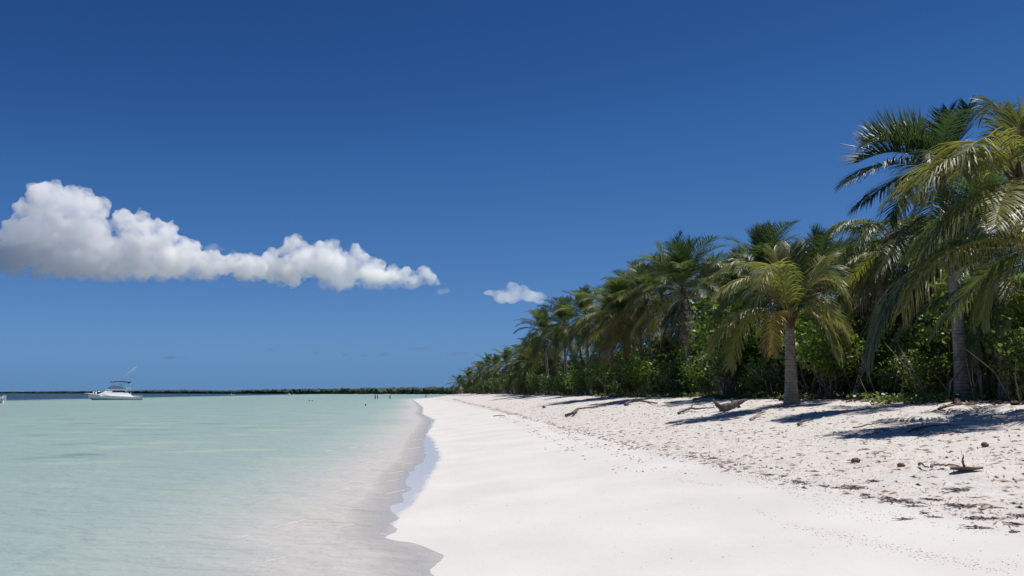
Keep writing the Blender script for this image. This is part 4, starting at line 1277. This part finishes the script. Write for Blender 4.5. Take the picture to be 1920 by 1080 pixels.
def build_boat():
    wl = at(140 + 1000 / 12, 680 + 838 / 12, 1.0)
    Yb = 232.0
    xb = (140 + 1000 / 12 - 960) / F * Yb
    root = empty("sport_fishing_boat", (xb, Yb, 0.0), math.radians(34))
    root.scale = (.94, 1, 1)
    tag(root, "white sport fishing motor boat with navy canopy at anchor on the lagoon", "boat")
    K = .01173 * Yb / 234.0

    def P(zx, zy): return ((zx - 1000) * K, (838 - zy) * K)
    mb = MB()
    secs = []
    for zx, zy, b, c in [(395, 705, .06, .02), (480, 712, .75, .30), (600, 722, 1.45, .85), (760, 732, 1.95, 1.45), (950, 742, 2.2, 1.85), (1150, 752, 2.25, 1.98), (1350, 752, 2.2, 2.0), (1560, 745, 2.1, 1.95)]:
        x, zs = P(zx, zy)
        if zx > 1310: zs -= .12
        secs.append((x, b, zs, c, .16 + .5 * max(0, (620 - zx) / 225.0) ** 2, -.5 + 1.3 * max(0, (600 - zx) / 205.0) ** 1.6))
    hull_loft(secs, mb)
    mb.build("hull", [M_HULL, M_BOTTOM], root)
    # bow pulpit
    x0, z0 = P(310, 690); x1, z1 = P(470, 712)
    mb = MB(); mb.tube([(x0, 0, z0), ((x0 + x1) / 2, 0, z0 - .05), (x1, 0, z1)], [.10, .2, .35], 8, 0, squash=.35); mb.build("bow_pulpit", M_HULL, root)

    def prism(profile, half, mat, name, bev=.06, taper=1.0, y0=None):
        mb = MB(); n = len(profile)
        zmax = max(p[1] for p in profile); zmin = min(p[1] for p in profile)
        def hw(z): return half * (1 + (taper - 1) * (z - zmin) / (zmax - zmin + 1e-6))
        L = [(x, -hw(z), z) for x, z in profile]; R = [(x, hw(z), z) for x, z in profile]
        mb.add(L + R, [tuple(range(n)), tuple(range(2 * n - 1, n - 1, -1))] + [((i + 1) % n, i, n + i, n + (i + 1) % n) for i in range(n)])
        o = mb.build(name, mat, root, smooth=False)
        if bev:
            b = o.modifiers.new("bevel", 'BEVEL'); b.width = bev; b.segments = 2
        return o
    cab = [P(620, 712), P(700, 678), P(790, 612), P(850, 625), P(1190, 618), P(1215, 660), P(1300, 742), P(1300, 760), P(620, 760)]
    cab = [P(610, 730), P(640, 700), P(715, 672), P(800, 618), P(1195, 612), P(1222, 670), P(1305, 742), P(1305, 760), P(610, 760)]
    prism(cab, 1.8, M_HULL, "cabin", .07, .60)
    win = [P(862, 672), P(915, 634), P(1150, 634), P(1188, 672)]
    zc0, zc1 = min(p[1] for p in cab), max(p[1] for p in cab)
    def win_y(z): return 1.8 * (1 - .40 * (z - zc0) / (zc1 - zc0))
    for sg in (-1, 1):
        mb = MB(); a = [(x, sg * (win_y(z) - .12), z) for x, z in win]; b = [(x, sg * (win_y(z) + .015), z) for x, z in win]
        mb.add(a + b, [(0, 1, 2, 3), (7, 6, 5, 4)] + [((i + 1) % 4, i, 4 + i, 4 + (i + 1) % 4) for i in range(4)]); mb.build("window", M_GLASS, root, smooth=False)
    fly = [P(775, 620), P(850, 555), P(905, 537), P(1000, 530), P(1060, 536), P(1150, 565), P(1205, 592), P(1215, 618)]
    prism(fly, 1.3, M_HULL, "flybridge", .08, .6)
    mb = MB(); x0, z0 = P(1180, 612); x1, z1 = P(1295, 594); mb.box((x0, -1.5, z1), (x1, 1.5, z1 + .14)); mb.build("overhang", M_HULL, root, smooth=False)
    # canopy with its frame
    bim = []
    mb = MB(); nx, ny = 9, 7
    x0, zt = P(868, 432); x1, _ = P(1240, 432)
    V = []
    for lay in (0, 1):
        for i in range(nx):
            for j in range(ny):
                a = i / (nx - 1); b = j / (ny - 1) * 2 - 1
                V.append((x0 + (x1 - x0) * a, 1.35 * b, zt + .12 - .10 * b * b - .08 * (2 * a - 1) ** 2 - lay * .13))
    def q(i, j, l): return l * nx * ny + i * ny + j
    fs = [(q(i, j, 0), q(i + 1, j, 0), q(i + 1, j + 1, 0), q(i, j + 1, 0)) for i in range(nx - 1) for j in range(ny - 1)] + [(q(i, j, 1), q(i, j + 1, 1), q(i + 1, j + 1, 1), q(i + 1, j, 1)) for i in range(nx - 1) for j in range(ny - 1)]
    fs += [(q(i, 0, 0), q(i, 0, 1), q(i + 1, 0, 1), q(i + 1, 0, 0)) for i in range(nx - 1)] + [(q(i, ny - 1, 0), q(i + 1, ny - 1, 0), q(i + 1, ny - 1, 1), q(i, ny - 1, 1)) for i in range(nx - 1)]
    fs += [(q(0, j, 0), q(0, j + 1, 0), q(0, j + 1, 1), q(0, j, 1)) for j in range(ny - 1)] + [(q(nx - 1, j, 0), q(nx - 1, j, 1), q(nx - 1, j + 1, 1), q(nx - 1, j + 1, 0)) for j in range(ny - 1)]
    mb.add(V, fs); mb.build("canopy", M_NAVY, root)
    for sg in (-1, 1):
        for (ax, az, bx_, bz) in [(890, 550, 880, 436), (1000, 540, 890, 436), (1060, 545, 1220, 436), (1190, 590, 1225, 436)]:
            mb = MB(); a = P(ax, az); b = P(bx_, bz); mb.tube([(a[0], sg * 1.3, a[1]), (b[0], sg * 1.28, b[1] + .05)], .03, 6); mb.build("canopy_post", M_STEEL, root)
        mb = MB(); a = P(1290, 600); b = P(1275, 480); mb.tube([(a[0], sg * 1.2, a[1]), (b[0], sg * 1.2, b[1])], .03, 6); mb.build("rod_post", M_STEEL, root)
        mb = MB(); a = P(1035, 560); b = P(1150, 320); c_ = P(1415, 100); mb.tube([(a[0], sg * .95, a[1]), (b[0], sg * 1.0, b[1]), (c_[0], sg * 1.05, c_[1])], [.035, .03, .014], 6); mb.build("outrigger", M_POLE, root)
    mb = MB(); a = P(1262, 475); b = P(1292, 435); mb.tube([(a[0], -.9, a[1]), (b[0], -.9, b[1])], [.16, .14], 8); mb.tube([(a[0], .9, a[1]), (b[0], .9, b[1])], [.16, .14], 8); mb.build("rolled_cover", M_NAVY, root)
    # helm console and seat on the flybridge
    mb = MB(); a = P(900, 548); mb.box((a[0], -.6, a[1] - .1), (a[0] + .5, .6, a[1] + .55)); mb.build("helm_console", M_HULL, root, smooth=False)
    mb = MB(); a = P(1060, 555); mb.box((a[0], -.7, a[1] - .1), (a[0] + .45, .7, a[1] + .35)); mb.box((a[0] + .4, -.7, a[1] + .2), (a[0] + .55, .7, a[1] + .75)); mb.build("helm_seat", M_HULL, root, smooth=False)
    # cockpit: covering boards, ladder to the bridge, transom door, rails and fenders
    for sg in (-1, 1):
        mb = MB(); a = P(1330, 752); b = P(1555, 742); mb.box((a[0], sg * 2.05 - .14, a[1] - .06), (b[0], sg * 2.05 + .14, b[1] + .02)); mb.build("covering_board", M_HULL, root, smooth=False)
        pr = [P(430, 708), P(520, 662), P(700, 650), P(850, 690)]
        yb = [.2, .9, 1.6, 1.75]
        mb = MB(); pt = [(p[0], sg * y_, p[1]) for p, y_ in zip(pr, yb)]; mb.tube(pt, .022, 5)
        for i in (1, 2): mb.tube([pt[i], (pt[i][0], pt[i][1], pt[i][2] - .75)], .02, 5)
        mb.build("bow_rail", M_STEEL, root)
    mb = MB(); a = P(1300, 745); b = P(1240, 600)
    for sg in (-.22, .22): mb.tube([(a[0], .6 + sg, a[1]), (b[0], .6 + sg, b[1])], .025, 5)
    for k in range(5):
        t = (k + .5) / 5; mb.tube([(a[0] + (b[0] - a[0]) * t, .38, a[1] + (b[1] - a[1]) * t), (a[0] + (b[0] - a[0]) * t, .82, a[1] + (b[1] - a[1]) * t)], .02, 5)
    mb.build("bridge_ladder", M_STEEL, root)
    for zx in (490, 552):
        mb = MB(); a = P(zx, 705); mb.tube([(a[0], -.3, a[1] - .05), (a[0], -.3, a[1] + .15), (a[0] + .03, -.3, a[1] + .48), (a[0] + .03, -.3, a[1] + .6)], [.16, .2, .18, .06], 8); mb.build("fender", M_HULL, root)
    mb = MB(); a = P(1560, 805); b = P(1600, 800); mb.box((a[0] - .1, -1.7, a[1] - .1), (b[0], 1.7, a[1] + .02)); mb.build("swim_platform", M_HULL, root, smooth=False)
    mb = MB(); a = P(1295, 700); mb.tube([(a[0] + .1, -.9, a[1] - .5), (a[0] + .1, -.9, a[1] + .35)], .06, 6); mb.box((a[0] - .1, -1.15, a[1] - .2), (a[0] + .3, -.65, a[1] - .05)); mb.build("fighting_chair", M_HULL, root, smooth=False)


build_boat()


def small_boat(x, y, rz, L, label, group=None, nm="motor_boat", cabin=True):
    root = empty(nm, (x, y, 0), rz); tag(root, label, "boat", group)
    mb = MB(); s = L / 6.0
    hull_loft([(-3.0 * s, .05, .78 * s, .02, .45 * s, .2 * s), (-2.2 * s, .62 * s, .74 * s, .35 * s, .22 * s, -.12 * s), (-1 * s, 1.0 * s, .68 * s, .8 * s, .1 * s, -.2 * s), (1 * s, 1.08 * s, .62 * s, .95 * s, .08 * s, -.2 * s), (3 * s, 1.02 * s, .62 * s, .92 * s, .08 * s, -.18 * s)], mb)
    mb.build("hull", [M_HULL, M_BOTTOM], root)
    if cabin:
        mb = MB(); mb.add([(-.6 * s, -.7 * s, .7 * s), (.5 * s, -.7 * s, .66 * s), (.5 * s, .7 * s, .66 * s), (-.6 * s, .7 * s, .7 * s), (-.2 * s, -.6 * s, 1.35 * s), (.45 * s, -.6 * s, 1.35 * s), (.45 * s, .6 * s, 1.35 * s), (-.2 * s, .6 * s, 1.35 * s)],
                              [(0, 3, 2, 1), (4, 5, 6, 7), (0, 1, 5, 4), (1, 2, 6, 5), (2, 3, 7, 6), (3, 0, 4, 7)]); mb.build("console", M_HULL, root, smooth=False)
        mb = MB(); mb.add([(-.56 * s, -.5 * s, .95 * s), (-.56 * s, .5 * s, .95 * s), (-.28 * s, .48 * s, 1.3 * s), (-.28 * s, -.48 * s, 1.3 * s)], [(0, 1, 2, 3)])
        o = mb.build("windscreen", M_GLASS, root, smooth=False); so = o.modifiers.new("thick", 'SOLIDIFY'); so.thickness = .03
    mb = MB(); mb.box((2.9 * s, -.16 * s, .05 * s), (3.25 * s, .16 * s, .95 * s)); mb.build("outboard_motor", M_NAVY if not cabin else M_HULL, root, smooth=False)
    mb = MB(); mb.box((2.3 * s, -.9 * s, .6 * s), (2.95 * s, .9 * s, .82 * s)); mb.build("stern_bench", M_HULL, root, smooth=False)


small_boat((12 - 960) / F * 158 - 4.6, 158, math.radians(24), 8.4, "white open boat at the left edge with only its stern in the picture")
small_boat((545 - 960) / F * 760, 760, math.radians(6), 6.5, "right one of two tiny white boats far out before the wooded shore", "tiny white boats far out")
small_boat((437 - 960) / F * 800, 800, math.radians(-10), 5.0, "left one of two tiny white boats far out before the wooded shore", "tiny white boats far out")


# ------------------------------------------------------------------ people
M_SKIN = plain("skin", (.30, .16, .10), .5, .4, .1, 3)
M_HAIR = plain("dark_hair", (.02, .014, .01), .6, .3, .2, 9)
M_SHORTS = [plain("dark_swimwear", (.02, .025, .04), .8, .2, .1, 4), plain("red_swimwear", (.25, .03, .03), .8, .2, .1, 4)]


def person(x, y, feet, rz, label, suit=0, arms=(0.15, 0.15), stride=.12, crouch=0.0, h=1.72):
    """One continuous body grown on a jointed skeleton (feet at z = FEET)."""
    k = h / 1.75
    J = {'pelvis': (0, 0, .93, .135), 'belly': (0, .01, 1.08, .125), 'chest': (0, .0, 1.30, .15), 'neck0': (0, 0, 1.47, .065), 'neck': (0, -.01, 1.53, .056), 'head': (0, -.02, 1.64, .092), 'crown': (0, -.01, 1.73, .06)}
    E = [('pelvis', 'belly'), ('belly', 'chest'), ('chest', 'neck0'), ('neck0', 'neck'), ('neck', 'head'), ('head', 'crown')]
    for s, nm, am, st in ((-1, 'l', arms[0], stride), (1, 'r', arms[1], -stride)):
        J['hip' + nm] = (s * .10, 0, .88, .10); J['knee' + nm] = (s * .11, st * .6 - .03, .49, .062); J['ankle' + nm] = (s * .115, st, .09, .042); J['toe' + nm] = (s * .13, st - .16, .03, .035)
        J['sh' + nm] = (s * .19, 0, 1.42, .062); J['elb' + nm] = (s * (.24 + am * .5), .02, 1.15 + am * .25, .042); J['wr' + nm] = (s * (.25 + am * .8), -.06 - am * .2, .92 + am * .55, .03); J['hand' + nm] = (s * (.25 + am * .85), -.09 - am * .22, .83 + am * .6, .032)
        E += [('pelvis', 'hip' + nm), ('hip' + nm, 'knee' + nm), ('knee' + nm, 'ankle' + nm), ('ankle' + nm, 'toe' + nm), ('chest', 'sh' + nm), ('sh' + nm, 'elb' + nm), ('elb' + nm, 'wr' + nm), ('wr' + nm, 'hand' + nm)]
    names = list(J); ix = {n_: i for i, n_ in enumerate(names)}
    me = bpy.data.meshes.new("body"); me.from_pydata([Vector(J[n_][:3]) * k for n_ in names], [(ix[a], ix[b]) for a, b in E], [])
    me.materials.append(M_SKIN)
    root = empty("person", (x, y, feet), rz); tag(root, label, "person")
    o = link(bpy.data.objects.new("body", me), root)
    sk = o.modifiers.new("skin", 'SKIN'); sk.use_smooth_shade = True
    for i, n_ in enumerate(names):
        d = me.skin_vertices[0].data[i]; d.radius = (J[n_][3] * k, J[n_][3] * k * (.8 if n_ in ('chest', 'belly', 'pelvis') else 1)); d.use_root = n_ == 'pelvis'
    sb = o.modifiers.new("smooth", 'SUBSURF'); sb.levels = 1; sb.render_levels = 1
    mb = MB()
    mb.tube([(0, .03, 1.60 * k), (0, .015, 1.68 * k), (0, 0, 1.755 * k), (0, -.01, 1.785 * k)], [.088 * k, .108 * k, .09 * k, .02], 10)
    mb.build("hair", M_HAIR, root)
    mb = MB()
    mb.tube([(0, 0, 1.02 * k), (0, 0, .93 * k), (0, 0, .84 * k)], [.165 * k, .185 * k, .175 * k], 12, squash=.85)
    for s, st in ((-1, stride), (1, -stride)): mb.tube([(s * .10 * k, 0, .86 * k), (s * .108 * k, st * .3, .66 * k)], [.115 * k, .098 * k], 10, cap=False)
    mb.build("swim_shorts", M_SHORTS[suit], root)


def at_water(u, Y): return (u - 960) / F * Y, Y


x, y = at_water(705.5, 262); person(x, y, -.45, .6, "person in dark swimwear wading, left one of the close pair", 0, (.25, .1))
x, y = at_water(709.8, 264); person(x, y, -.35, -1.2, "person in dark swimwear wading, right and taller one of the close pair", 0, (.1, .3), h=1.82)
x, y = at_water(733, 268); person(x, y, -.5, 2.6, "person in red swimwear wading alone right of the close pair", 1, (.2, .2))
x, y = at_water(800, 330); person(x, y, -.25, .2, "distant person standing at the end of the sand spit", 0, (.1, .15))
for (u, Y, lab) in [(687, 300, "swimmer with head and shoulders above water left of the wading pair"), (583, 190, "left one of two swimmers side by side, only heads above water"), (588.5, 191, "right one of two swimmers side by side, only heads above water"), (688, 122, "lone swimmer nearest the camera, only the head above water")]:
    x, y = at_water(u, Y); person(x, y, -1.48, rng.uniform(0, 6), lab, 0, (.5, .5))
for o in bpy.data.objects:
    o.select_set(False) if o.name in bpy.context.view_layer.objects else None
